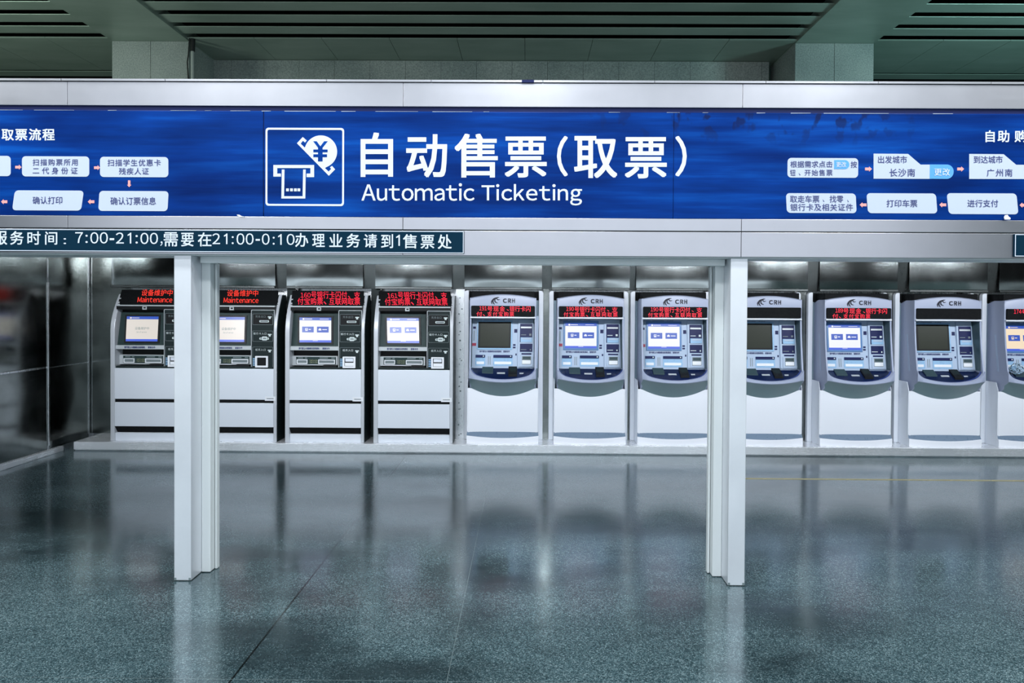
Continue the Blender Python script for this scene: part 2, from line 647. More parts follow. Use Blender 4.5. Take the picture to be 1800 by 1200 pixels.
column(XL, XLr, 9.9, 10.9, 'granite clad column beside the grey pipe, above the fascia')
column(XR, XRr, 9.9, 10.9, 'granite clad column above the fascia near the teal lit ceiling')

wall = tag(empty('wall_stone', (0, 10.69, 0)), 'row of granite wall tiles seen above the sign fascia', 'wall', kind='structure')
b = MB()
x = -4.785
wid = [.51, .47, .51, .51] + [.512]*12
i = 0
while x < 3.46:
    wd = wid[i % len(wid)]
    x2 = min(x + wd, 3.465)
    z = 2.3
    while z < CZ:
        b.box(x + .002, x2 - .002, 0, .12, z + .002, min(z + .96, CZ - .004) - .002)
        z += .96
    x = x2
    i += 1
b.build('stone_tiles', 'granite', wall)
MB().box(-4.78, 3.46, .01, .2, 0, CZ - .01).build('wall_core', 'black_matt', wall)

p = tag(empty('conduit_pipe', (-4.455, 9.85, 0)), 'thin grey pipe rising between granite column and tiled wall', 'pipe')
MB().tube([(-.015, 0, 0), (-.012, 0, 2.0), (-.005, 0, 5.04)], .022).build('pipe_tube', 'pipe', p, smooth=40)
MB().tube([(-.005, 0, 5.0), (0, 0, 5.165)], .032).build('pipe_collar', 'cable', p, smooth=40)
q = MB().tube([(-.04, -.05, 5.165), (-.055, -.05, 4.95), (-.07, -.05, 4.85), (-.06, -.05, 4.70), (-.045, -.05, 4.4), (-.045, -.05, 2.4)], .009, 8).build('cable', 'cable', smooth=40)
q.location = (-4.445, 9.87, 0)
tag(q, 'black cable hanging beside the thin grey pipe', 'cable')

# --- machine bay: side wall, back wall, plinth, roof
sw = tag(empty('wall_side', (-5.2, 0, 0)), 'mirror finish stainless steel side wall of the machine bay', 'wall', kind='structure')


def bowed(y0, y1, z0, z1, bow, ny=14, nz=10, seed=0):
    rnd = random.Random(seed)
    ph = [rnd.uniform(0, 6.28) for _ in range(4)]
    rows = []
    for i in range(nz + 1):
        r = []
        for j in range(ny + 1):
            a, c_ = j/ny, i/nz
            d = bow*(4*a*(1 - a))*(4*c_*(1 - c_)) + bow*.55*(sin(5*a + ph[0])*sin(4*c_ + ph[1]))*(16*a*(1 - a)*c_*(1 - c_))
            r.append((d, y0 + (y1 - y0)*a, z0 + (z1 - z0)*c_))
        rows.append(r)
    return rows


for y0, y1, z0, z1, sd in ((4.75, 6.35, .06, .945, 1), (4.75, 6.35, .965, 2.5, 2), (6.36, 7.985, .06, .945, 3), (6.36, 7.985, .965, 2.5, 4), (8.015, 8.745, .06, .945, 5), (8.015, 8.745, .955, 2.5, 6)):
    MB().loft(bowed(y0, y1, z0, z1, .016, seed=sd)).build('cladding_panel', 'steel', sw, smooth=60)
MB().box(-.05, -.001, 4.4, 9.2, 0, 2.5).build('wall_core', 'steel_strip', sw)
MB().box(-.001, .012, 6.0, 7.83, .944, .966).build('ridge_strip', 'steel_strip', sw, bevel=.003)
MB().box(-.001, .006, 8.02, 8.745, .944, .952).build('ridge_strip', 'steel_strip', sw)
MB().box(-.001, .012, 7.988, 8.012, .10, 1.88).build('seam_strip', 'steel_strip', sw, bevel=.003)
MB().box(-.001, .008, 8.735, 8.75, .1, 2.5).build('corner_strip', 'steel_strip', sw)
MB().box(0, .03, 4.8, 8.22, 0, .055).build('baseboard', 'plinth', sw, bevel=.004)

KY = 8.28
CRH_X = [-.259, .723, 1.666, 2.712, 3.713, 4.712, 5.712]
BLK_X = [-4.2435, -3.2545, -2.2655, -1.2665]
BACK = 8.80
bw = tag(empty('wall_bay', (0, BACK, 0)), 'stainless steel wall lining behind and above the ticket machines', 'wall', kind='structure')
MB().box(-5.2, 7.6, 0, .06, 0, 2.5).build('wall_core', 'steel_strip', bw)
MB().box(-5.2, -4.72, -.03, 0, .1, 2.5).build('cladding_panel', 'steel', bw, bevel=.002)


def pillow(x0, x1, z0, z1, h, nx=24, nz=14, ph=0.0, twin=False):
    """sheet of stainless bulging toward the room"""
    rows = []
    for i in range(nz + 1):
        r = []
        for j in range(nx + 1):
            a, c_ = j/nx, i/nz
            g = sin(pi*a)**.8 if 0 < a < 1 else 0
            if twin:
                g *= .62 + .38*abs(cos(2*pi*(a - .25) + ph))
            else:
                g *= 1 + .12*sin(7*a + ph)
            r.append((x0 + (x1 - x0)*a, -.004*c_ - h*g*9.5*c_*(1 - c_)**3, z0 + (z1 - z0)*c_))
        rows.append(r)
    return rows


ups = [(x, .447) for x in BLK_X] + [(x, .452) for x in CRH_X]
for i, (x, hw) in enumerate(ups):
    sc = 8.62/8.30
    o = MB().loft(pillow(x*sc - hw*1.0, x*sc + hw*1.0, 1.868, 2.26, .0022 + .0002*((i*37) % 3), ph=i*1.3, twin=(i in (2, 5, 9)))).build('upper_panel', 'steel_panel', bw, smooth=60)
    o.location = (0, 8.62 - BACK, 0)
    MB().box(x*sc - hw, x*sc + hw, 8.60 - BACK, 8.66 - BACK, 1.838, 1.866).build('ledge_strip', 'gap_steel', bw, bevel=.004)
MB().box(-5.2, 7.6, 8.56 - BACK, 8.60 - BACK, 2.262, 2.51).build('added_baffle', 'charcoal', bw)  # unseen dark board added to keep lamp reflections off the floor
xs = sorted(x*8.62/8.30 for x, _ in ups)
for i in range(len(xs) - 1):
    a, c_ = xs[i] + .45, xs[i + 1] - .45
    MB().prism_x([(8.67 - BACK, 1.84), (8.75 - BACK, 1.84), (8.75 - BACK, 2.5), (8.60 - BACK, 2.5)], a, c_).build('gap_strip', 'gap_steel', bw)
# filler strips beside and between the machines
for a, c_ in ((-1.745, -.745),):
    pass
riv = MB().box(-.818, -.715, 8.60 - BACK, 8.64 - BACK, .1, 1.84)
for i in range(17):
    z = .14 + i*.1
    rr = random.Random(i)
    for _ in range(1 if i % 3 else 2):
        xx, zz, r_ = -.765 + rr.uniform(-.02, .02), z + rr.uniform(-.03, .03), rr.uniform(.005, .011)
        riv.prism([(xx + r_*cos(t*pi/4), zz + r_*sin(t*pi/4)) for t in range(8)], 8.594 - BACK, 8.601 - BACK, 1)
riv.build('riveted_filler', ['steel_strip', 'faint_ink'], bw)
cx_ = [x*8.58/8.28 for x in CRH_X]
cs = CRH_X
for i in range(len(cs) - 1):
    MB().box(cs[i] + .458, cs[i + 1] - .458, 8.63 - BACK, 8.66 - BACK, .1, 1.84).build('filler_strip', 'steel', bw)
for i in range(3):
    MB().box(BLK_X[i] + .448, BLK_X[i + 1] - .448, 8.66 - BACK, 8.68 - BACK, .1, 1.84).build('filler_strip', 'charcoal', bw)

pl = MB().box(-5.066, 7.6, 8.23, 8.80, .012, .10).box(-5.06, 7.6, 8.245, 8.80, 0, .013)
tag(pl.build('machine_plinth', 'plinth', bevel=.004), 'low stainless plinth running under all ticket machines', 'plinth', kind='structure')
rf = MB().box(-5.3, 7.7, 4.75, 8.9, 2.51, 2.60)
tag(rf.build('ceiling_bay', 'charcoal'), 'dark roof panel over the machine bay', 'ceiling', kind='structure')
tag(MB().box(7.6, 7.7, 4.5, 8.9, 0, 2.5).build('wall_end', 'steel'), 'stainless end wall of the machine bay, out of view', 'wall', kind='structure')
for lx, ly in HALL_FILL:
    r = tag(empty('added_ceiling_light', (lx, ly, CZ)), 'flat white downlight added unseen in the ceiling to brighten the hall', 'lamp', 'added downlights in the hall ceiling')
    MB().box(-.50, .50, -.30, .30, -.045, 0).build('lamp_housing', 'white', r, bevel=.006)
    MB().box(-.45, .45, -.25, .25, -.052, -.044).build('lamp_diffuser', 'tube', r)

for lx in BAY_FILL:
    r = tag(empty('added_tube_lamp', (lx, 5.88, 2.51)), 'white tube lamp added unseen under the bay roof to light the machines', 'lamp', 'added tube lamps under the bay roof')
    MB().box(-.65, .65, -.05, .05, -.035, 0).build('lamp_housing', 'white', r, bevel=.006)
    MB().tube([(-.6, 0, -.045), (.6, 0, -.045)], .013).build('lamp_tube', 'tube', r, smooth=40)

for lx, ly, e_, c_ in ROOF_FILL:
    r = tag(empty('added_uplight', (lx, ly, 2.60)), 'long fill lamp added unseen on the bay roof to brighten the ceiling', 'lamp', 'added fill lamps on the bay roof')
    MB().box(-.62, .62, -.11, .11, 0, .13).build('lamp_housing', 'white', r, bevel=.006)
    MB().box(-.60, .60, -.09, .09, .129, .136).build('lamp_diffuser', 'tube', r)

# --- header: aluminium fascia over the opening
FY = 4.40
hd = tag(empty('fascia_header', (0, FY, 0)), 'brushed aluminium header carrying the blue sign', 'fascia', kind='structure')
br = [-5.2, -4.745, -2.741, -.737, 1.273, 3.278, 5.283, 7.6]
for a, c_ in zip(br[:-1], br[1:]):
    MB().box(a + .0008, c_ - .0008, 0, .02, 2.853, 2.994).build('top_cladding', 'alu', hd, bevel=.002)
    MB().box(a + .0008, c_ - .0008, 0, .02, 2.124, 2.197).build('middle_cladding', 'alu', hd, bevel=.002)
    MB().box(a + .0008, c_ - .0008, 0, .02, 1.972, 2.119).build('lower_cladding', 'alu', hd, bevel=.002)
cap = MB()
x = -5.2
for wd in [.5, .60, .63, .70, .62] + [.96, .62, .66, .66, .655, .66, .66, .66, .66, .66, .66, .66, .66]:
    cap.box(x + .0015, min(x + wd, 7.6) - .0015, -.012, .34, 2.996, 3.008)
    x += wd
    if x > 7.6:
        break
cap.build('cap_strip', 'alu', hd)
MB().box(-5.2, 7.6, .022, .30, 1.985, 2.995).build('header_core', 'black_matt', hd)
MB().box(-5.2, 7.6, .022, .34, 1.966, 1.984).build('soffit_strip', 'jamb', hd)
MB().box(-2.0, 1.21, .12, .20, 1.925, 1.966).build('track_rail', 'jamb', hd, bevel=.003)

# --- posts with door jambs
for (px0, px1, s_, lab) in ((-2.118, -2.015, 1, 'aluminium post with jamb between the two maintenance machines'),
                            (1.220, 1.322, -1, 'aluminium post with jamb beside the screen reading 190, hiding part of a dark machine')):
    r = tag(empty('portal_post', ((px0 + px1)/2, 4.43, 0)), lab, 'post', 'posts carrying the sign header')
    hw = (px1 - px0)/2
    MB().box(-hw, hw, 0, .145, .004, 1.966).build('post_box', 'post', r, bevel=.003)
    MB().box(-hw + .001, hw - .001, .002, .14, 0, .006).build('base_seal', 'cable', r)
    j0, j1 = (hw + .001, hw + .056) if s_ > 0 else (-hw - .056, -hw - .001)
    MB().box(j0, j1, .142, .26, .004, 1.966).build('door_jamb', 'jamb', r, bevel=.003)
    t0, t1 = (j1 + .004, j1 + .017) if s_ > 0 else (j0 - .017, j0 - .004)
    MB().box(t0, t1, .20, .24, .004, 1.925).build('guide_rail', 'jamb', r, bevel=.002)
    w0, w1 = (hw - .05, hw + .001) if s_ > 0 else (-hw - .001, -hw + .05)
    MB().box(w0, w1, .144, .20, .004, 1.966).build('web_plate', 'steel_strip', r)
    sc = MB()
    for q_ in (-1, 1):
        sc.box(q_*(hw - .008) - .006, q_*(hw - .008) + .006, -.002, .001, .005, .02)
    sc.build('base_clip', 'faint_ink', r)

# ------------------------------------------------------------------ blue sign
SY = 4.405
sign = tag(empty('ticketing_sign', (0, SY, 2.198)), 'long blue sign reading Automatic Ticketing with flow charts on both ends', 'sign')
SO = Vector((0, SY, 2.198))


def sp3(px, py, d=0.0):
    p_ = at(px, py, SY) - SO
    p_.y = -d
    return p_


def sxz(px, py):
    p_ = at(px, py, SY) - SO
    return (p_.x, p_.z)


e0, e1 = sxz(463, 300)[0], sxz(1184, 300)[0]
for a, c_ in ((-5.2, e0 - .002), (e0 + .002, e1 - .0008), (e1 + .0008, 7.6)):
    MB().box(a, c_, 0, .03, 0, .628).build('sign_panel', 'sign_blue', sign, bevel=.004)
MB().box(-5.2, 7.6, .006, .035, .02, .665).build('backing', 'navy', sign)
we = MB()
rr = random.Random(4)
for a, c_ in ((0, 40), (60, 130), (190, 205), (300, 345), (360, 372), (405, 440), (460, 476), (500, 590), (600, 625), (660, 735), (760, 830), (850, 860), (1070, 1090), (1172, 1195), (1235, 1245), (1330, 1345), (1390, 1425), (1448, 1562), (1640, 1675)):
    x0, x1 = sxz(a, 197)[0], sxz(c_, 197)[0]
    z = sxz((a + c_)/2, 197.5)[1]
    h = rr.uniform(.0012, .0032)
    zz = .6275
    we.hexa([(x0, -.0012, zz - h), (x1, -.0012, zz - h*.6), (x1, -.0012, zz), (x0, -.0012, zz),
             (x0, .003, zz - h), (x1, .003, zz - h*.6), (x1, .003, zz), (x0, .003, zz)])
we.build('worn_edge', 'box_white', sign)

D1, D2 = .0015, .003


def stext(mb, body, x0, x1, y0, y1, bold=.012, d=D1, m=0):
    a = sp3(x0, y1, d)
    mb.text(body, a, sp3(x1, y1, d) - a, sp3(x0, y0, d) - a, bold, m)


mt = MB()
for ch, x0, x1, y0, y1 in (('自', 634, 691, 233, 311), ('动', 714, 786, 236, 312), ('售', 799, 875, 235, 312), ('票', 887, 961, 240, 312), ('(', 979, 998, 239, 310),
                           ('取', 1009, 1085, 239, 313), ('票', 1098, 1172, 241, 313.5), (')', 1187, 1207, 239, 310)):
    stext(mt, ch, x0, x1, y0, y1, .016 if ch not in '()' else .012)
mt.build('main_lettering', 'lettering', sign)
me_ = MB()
stext(me_, 'Automatic', 635.5, 834, 322, 353, .008)
stext(me_, 'Ticketing', 846.5, 1023, 323.5, 361, .008)
me_.build('english_lettering', 'lettering', sign)

# pictogram: frame, ticket slot with ticket, coin
fr = MB()


def zp(x, y):      # pixel of the pictogram detail view
    return sxz(460 + x*160/1239, 215 + y*155/1200)


def rr_pts(x0, x1, y0, y1, r):
    a, b_ = sxz(x0, y1), sxz(x1, y0)
    return rrect(a[0], b_[0], a[1], b_[1], r)


fr.ring(rr_pts(466.8, 605, 225, 361.5, .018), rr_pts(470, 601.8, 228.4, 358.2, .012), -D1, .0005)
fr.build('pictogram_frame', 'lettering', sign)
ic = MB()
slot = [(160, 580), (714, 580), (714, 745), (612, 745), (612, 697), (664, 697), (664, 622), (212, 622), (212, 697), (262, 697), (262, 738), (160, 738)]
ic.prism([zp(*p_) for p_ in reversed(slot)], -D1, .0005)
tick = [(275, 642), (311, 642), (305, 1005), (558, 1005), (565, 642), (600, 642), (594, 1036), (269, 1036)]
ic.prism([zp(*p_) for p_ in reversed(tick)], -D1, .0005)
for x in (333, 388, 441, 488):
    ic.prism([zp(*p_) for p_ in ((x, 938), (x + 37, 938), (x + 37, 899), (x, 899))], -D1, .0005)
ic.build('ticket_icon', 'lettering', sign)
co = MB()
cpts = []
R_ = 222
c0 = (805, 400)
for i in range(49):
    a = radians(-140 + 230*i/48 - 20)
    cpts.append((c0[0] + R_*cos(a), c0[1] + R_*sin(a)))
arc = [p_ for p_ in cpts]
outline = [(480, 285), (560, 200), (614, 247), (590, 275), (563, 250), (532, 290), (584, 342)] + [(c0[0] + R_*cos(radians(t)), c0[1] + R_*sin(radians(t))) for t in range(196, 436, 6)] + \
          [(862, 622), (912, 670), (946, 634), (930, 612), (958, 592), (1000, 640), (915, 727)]
co.prism([zp(*p_) for p_ in reversed(outline)], -D1, .0005)
co.build('coin_icon', 'lettering', sign)
yen = MB()
ypts = [(703, 258), (750, 258), (800, 326), (852, 258), (900, 258), (830, 345), (830, 370), (898, 370), (898, 407), (830, 407), (830, 435), (890, 435), (890, 473), (830, 473), (830, 531), (768, 531), (768, 473), (705, 473), (705, 435), (768, 435), (768, 407), (705, 407), (705, 370), (768, 370), (768, 345)]
yen.prism([zp(*p_) for p_ in reversed(ypts)], -D2, -.0005)
yen.build('coin_mark', 'sign_blue', sign)

ti = MB()
stext(ti, '取票流程', 3, 96.5, 226, 247, .02)
ti.build('heading_lettering', 'lettering', sign)
ti = MB()
stext(ti, '自助', 1732, 1774, 229, 250, .02)
stext(ti, '购', 1783, 1806, 229, 250, .02)
ti.build('heading_lettering', 'lettering', sign)


def flow_box(x0, x1, y0, y1, texts, skew=0.0, poly=None, badge=None):
    b_ = MB()
    if poly:
        b_.prism([sxz(*p_) for p_ in reversed(poly)], -D1, .0005)
    else:
        pts = rr_pts(x0, x1, y0, y1, .022)
        zc = [p_[1] for p_ in pts]
        zm, zM = min(zc), max(zc)
        pts = [(p_[0] + skew*(.5 - (p_[1] - zm)/(zM - zm))/293., p_[1]) for p_ in pts]
        b_.prism(pts, -D1, .0005)
    o = b_.build('process_box', 'box_white', sign)
    for body, tx0, tx1, ty0, ty1 in texts:
        t_ = MB()
        stext(t_, body, tx0, tx1, ty0, ty1, .006, D2)
        t_.build('lettering', 'sign_ink', o)
    if badge:
        bx0, bx1, by0, by1, tx0, tx1, ty0, ty1 = badge
        a, c_ = sxz(bx0, by1), sxz(bx1, by0)
        r_ = (c_[1] - a[1])*.48
        MB().prism(rrect(a[0], c_[0], a[1], c_[1], r_, 8, (0, 1, 1, 0)), -D2, -.0005).build('badge', 'badge', o)
        t_ = MB()
        stext(t_, '更改', tx0, tx1, ty0, ty1, .006, D2 + .0015)
        t_.build('badge_lettering', 'lettering', o)
    return o


flow_box(-98, 19, 274, 309, [])
flow_box(39, 157, 275, 310, [('扫描购票所用', 58, 137, 279.5, 291), ('二代身份证', 58, 137, 294, 306)])
flow_box(176, 296, 276, 311, [('扫描学生优惠卡', 189.5, 283, 280, 292), ('残疾人证', 209.5, 262, 295, 307)])
flow_box(24, 145, 335, 369.5, [('确认打印', 58, 110, 345.5, 358.5)], -5)
flow_box(174, 295.5, 336, 370.5, [('确认订票信息', 194.5, 274.5, 346.5, 360)], -2)
flow_box(1384, 1508.5, 278, 312, [('根据需求点击', 1389, 1463, 283, 294.5), ('按', 1495, 1506, 283.5, 295), ('钮', 1388.5, 1398, 298, 309), ('开始售票', 1414, 1463, 298, 309)],
         badge=(1466, 1492.5, 281.5, 297, 1469.5, 1487, 284.5, 294))
flow_box(0, 0, 0, 0, [('出发城市', 1543, 1594, 274, 287), ('长沙南', 1563, 1608, 296.5, 310.5)], poly=[(1535.5, 270), (1596, 270.5), (1618, 289.3), (1636, 289.3), (1636, 314.3), (1535.5, 314)],
         badge=(1634, 1676, 289.3, 314.3, 1641.5, 1669, 296, 309))
flow_box(0, 0, 0, 0, [('到达城市', 1711, 1762, 274, 287), ('广州南', 1734, 1779, 297, 310.5)], poly=[(1703.5, 270.5), (1764, 271), (1786, 289.6), (1806, 289.6), (1806, 314.6), (1703.5, 314.4)],
         badge=(1802, 1844, 289.6, 314.6, 1809.5, 1837, 296.5, 309.5))
flow_box(1382, 1505, 340, 374, [('取走车票', 1388.5, 1440, 343.5, 356), ('找零', 1458, 1482, 343.5, 356), ('银行卡及相关证件', 1389, 1499, 358, 370.5)], 2)
flow_box(1524, 1646.5, 340, 374.5, [('打印车票', 1558, 1612, 351, 364)], 3)
flow_box(1665.5, 1788.5, 340, 376, [('进行支付', 1700, 1754, 351, 364)], 4)
cm = MB()
for (cx0, cy0) in ((1404, 306.5), (1446, 353), (1489, 353.5)):
    cm.prism([sxz(cx0, cy0 - 2.5), sxz(cx0 + 2.8, cy0 + 1), sxz(cx0 + 1.4, cy0 + 1.8)][::-1], -D2, -.0005)
cm.build('comma_marks', 'sign_ink', sign)


def arrow(x0, x1, y0, y1, way):
    cx0, cy0 = (x0 + x1)/2, (y0 + y1)/2
    h = (y1 - y0)/2
    L_ = (x1 - x0)/2
    if way in 'lr':
        pts = [(-L_, h*.55), (L_*.2, h*.55), (L_*.2, h), (L_, 0), (L_*.2, -h), (L_*.2, -h*.55), (-L_, -h*.55)]
        if way == 'l':
            pts = [(-a, c_) for a, c_ in pts][::-1]
    else:
        pts = [(-L_*.55, h*-1), (-L_*.55, h*.3), (-L_, h*.3), (0, h), (L_, h*.3), (L_*.55, h*.3), (L_*.55, -h)]
    MB().prism([sxz(cx0 + a, cy0 + c_) for a, c_ in pts], -D1, .0005).build('arrow', 'arrow', sign)


for a in ((27, 38, 289.5, 298, 'r'), (165.5, 176, 290.5, 299, 'r'), (223.5, 231, 317, 329, 'd'), (2, 13, 350, 359, 'l'), (154.5, 166, 350, 359, 'l'),
          (1520.5, 1532.5, 292.5, 301.5, 'r'), (1682.5, 1694.5, 292.5, 301.5, 'r'), (1511, 1523, 355.5, 364.5, 'l'), (1651, 1663, 355.5, 364.5, 'l'), (1792, 1804, 356, 365, 'l')):
    arrow(*a)

# ------------------------------------------------------------------ service hours boards
HY = 4.385


def hours_board(x0, x1, segs, label):
    r = tag(empty('hours_board', ((x0 + x1)/2, HY, 1.982)), label, 'sign')
    cx0 = (x0 + x1)/2
    hw = (x1 - x0)/2
    MB().box(-hw, hw, 0, .014, 0, .134).build('board', 'teal_sign', r, bevel=.001)
    MB().ring([(-hw + .002, .002), (hw - .002, .002), (hw - .002, .132), (-hw + .002, .132)], [(-hw + .006, .006), (hw - .006, .006), (hw - .006, .128), (-hw + .006, .128)], -.001, .0005).build('border_line', 'lettering', r)
    if segs:
        t_ = MB()
        for body, a, c_, y0, y1 in segs:
            p_ = at(a, y1, HY)
            p_.y = HY - .0015
            px_ = at(c_, y1, HY)
            px_.y = p_.y
            pz_ = at(a, y0, HY)
            pz_.y = p_.y
            o3 = Vector((cx0, HY, 1.982))
            t_.text(body, p_ - o3, px_ - p_, pz_ - p_, .012 if ord(body[0]) > 255 else .004)
            if body in ',在间0到':
                t_.build('lettering', 'lettering', r)
                t_ = MB()
        t_.build('lettering', 'lettering', r)
    return r


hours_board(-4.3, -.371, [('服', -12, 13, 406, 430), ('务', 18, 42, 406, 430), ('时', 48.5, 71.5, 406.5, 430), ('间', 79.5, 101, 407, 430), (':', 112, 116.5, 418.5, 429),
                           ('7', 132.5, 146, 408, 427), (':', 150.5, 154.5, 412.5, 427), ('00', 159, 190, 408, 428), ('-', 193, 201, 418.5, 422), ('2!', 204, 231, 408.5, 428), (':', 238.5, 242.5, 413, 428),
                           ('00', 247, 278, 409, 429), (',', 282, 286, 424, 432),
                           ('需', 288, 313, 408, 433), ('要', 318.5, 341, 409, 433), ('在', 348, 372, 408.5, 433),
                           ('2!', 373.5, 400, 410, 429), (':', 407.5, 411, 415, 429), ('00', 416, 446, 410, 430), ('-', 449.5, 457, 420, 423), ('0', 460.5, 474, 410.5, 430), (':', 479.5, 483, 416, 430), ('!0', 489, 518, 411, 430.5),
                           ('办', 519, 542, 409.5, 434), ('理', 549, 571, 411, 434), ('业', 579, 602, 411, 434), ('务', 609, 633, 410.5, 435), ('请', 639.5, 663, 411, 435), ('到', 670, 691, 411.5, 436), ('!', 696.5, 703, 412.5, 432),
                           ('售', 708.5, 733, 411.5, 436.5), ('票', 739.5, 763.5, 413, 437), ('处', 769.5, 794, 412, 437.5)],
            'dark teal strip board giving service hours 7:00-21:00 in white')
hours_board(2.875, 4.6, [], 'dark teal board with pale outline, without visible writing, cut by the picture edge')

# small things on the header
clip = tag(empty('mounting_clip', (.02, 4.40, 3.008)), 'small dark metal clip on top edge of the header', 'clip')
x0 = at(928, 143, 4.4).x
clip.location.x = x0
MB().box(-.036, .036, -.016, .05, -.014, .001).build('clip_plate', 'navy', clip)
MB().box(-.008, .030, -.006, .03, .001, .006).build('clip_tab', 'black', clip)


def scrap(px, py, pts, label):
    p_ = at(px, py, 4.393)
    b_ = MB()
    n = len(pts)
    rows = []
    for k_ in range(3):
        rows.append([(x*(1 - .1*k_), -.004 - .008*sin(2.2*i + k_), z*(1 - .15*k_)) for i, (x, z) in enumerate(pts)])
    b_.prism(pts, -.006, .0)
    o = b_.build('paper_scrap', 'paper', bevel=.001)
    o.location = p_
    return tag(o, label, 'paper')


scrap(1769, 386, [(-.012, 0), (.020, 0), (.022, .010), (.010, .018), (.004, .028), (-.010, .026), (-.016, .014)], 'crumpled white paper scrap stuck below the pay box of the sign')
scrap(424, 381, [(-.022, .006), (-.004, -.001), (.018, -.002), (.022, .001), (.006, .003), (-.010, .012), (-.024, .012)], 'torn white sliver on lower sign edge near the pictogram')

# yellow floor tape
tp = MB()
x = 2.12
while x < 8.9:
    tp.box(x, x + .19, 7.13, 7.18, 0, .0012, 0)
    tp.box(x + .01, x + .18, 7.142, 7.150, .0012, .0016, 1)
    tp.box(x + .19, x + .20, 7.135, 7.175, 0, .0012, 0)
    x += .20
tag(tp.build('floor_tape', ['tape', 'faint_ink']), 'worn yellow tape line on floor before the white machines', 'tape')

# ------------------------------------------------------------------ black ticket machines
BOX, BHZ = 570.5, 528.4
BXC = -2.266


def bP(px, py, y):
    d = 8.30 + y
    return ((px - 925)*d/F_PX - BXC, 1.7 - (py - BHZ)*d/F_PX - .10)


def bprof(z):
    return 0.0 if z < 1.25 else .19*((z - 1.25)/.42)**1.7


def b_panel_y(py):
    return .06 + .08*(608 - py)/57.0


def quadbox(mb, P, x0, x1, y0, y1, fy, t, m=0, back=.006):
    """raised rectangle on a leaning panel whose depth is fy(pixel row)"""
    f, bk = [], []
    for px, py in ((x0, y1), (x1, y1), (x1, y0), (x0, y0)):
        yy = fy(py) - t
        x, z = P(px, py, yy)
        f.append((x, yy, z))
        bk.append((x, fy(py) + back, z))
    return mb.hexa(f + bk, m)


def ptext(mb, P, body, x0, x1, y0, y1, fy, t, bold=0., m=0):
    a_ = P(x0, y1, fy(y1) - t)
    b_ = P(x1, y1, fy(y1) - t)
    c_ = P(x0, y0, fy(y0) - t)
    a3, b3, c3 = Vector((a_[0], fy(y1) - t, a_[1])), Vector((b_[0], fy(y1) - t, b_[1])), Vector((c_[0], fy(y0) - t, c_[1]))
    return mb.text(body, a3, b3 - a3, c3 - a3, bold, m)


def display(name, P, fy, x0, x1, y0, y1, t, mode, parent, white='scr_white'):
    """lit touch screen picture: bars, field and two buttons with symbols, or a notice"""
    W, H = x1 - x0, y1 - y0
    b_ = MB()

    def q(u0, u1, v0, v1, m, dt=0.0):
        quadbox(b_, P, x0 + W*u0, x0 + W*u1, y0 + H*v0, y0 + H*v1, fy, t + dt, m, back=0)
    q(0, 1, 0, 1, 0)
    q(0, 1, 0, .115, 1, .001)
    q(0, 1, .91, 1, 2, .001)
    q(.10, .155, .03, .09, 0, .0015)
    q(.17, .40, .05, .07, 0, .0015)
    if mode == 'menu':
        q(.64, .92, .052, .066, 0, .0015)
        q(.08, .45, .365, .60, 1, .001)
        q(.55, .92, .365, .60, 1, .001)
        q(.18, .26, .43, .52, 0, .0015)
        q(.195, .245, .45, .485, 1, .002)
        q(.19, .21, .525, .55, 0, .0015)
        q(.23, .25, .525, .55, 0, .0015)
        q(.29, .36, .465, .495, 0, .0015)
        q(.60, .69, .465, .52, 0, .0015)
        q(.62, .67, .435, .465, 0, .0015)
        q(.72, .87, .47, .50, 0, .0015)
        q(.42, .58, .925, .94, 0, .0015)
    o = b_.build(name, [white, 'scr_blue', 'scr_bar'], parent)
    return o


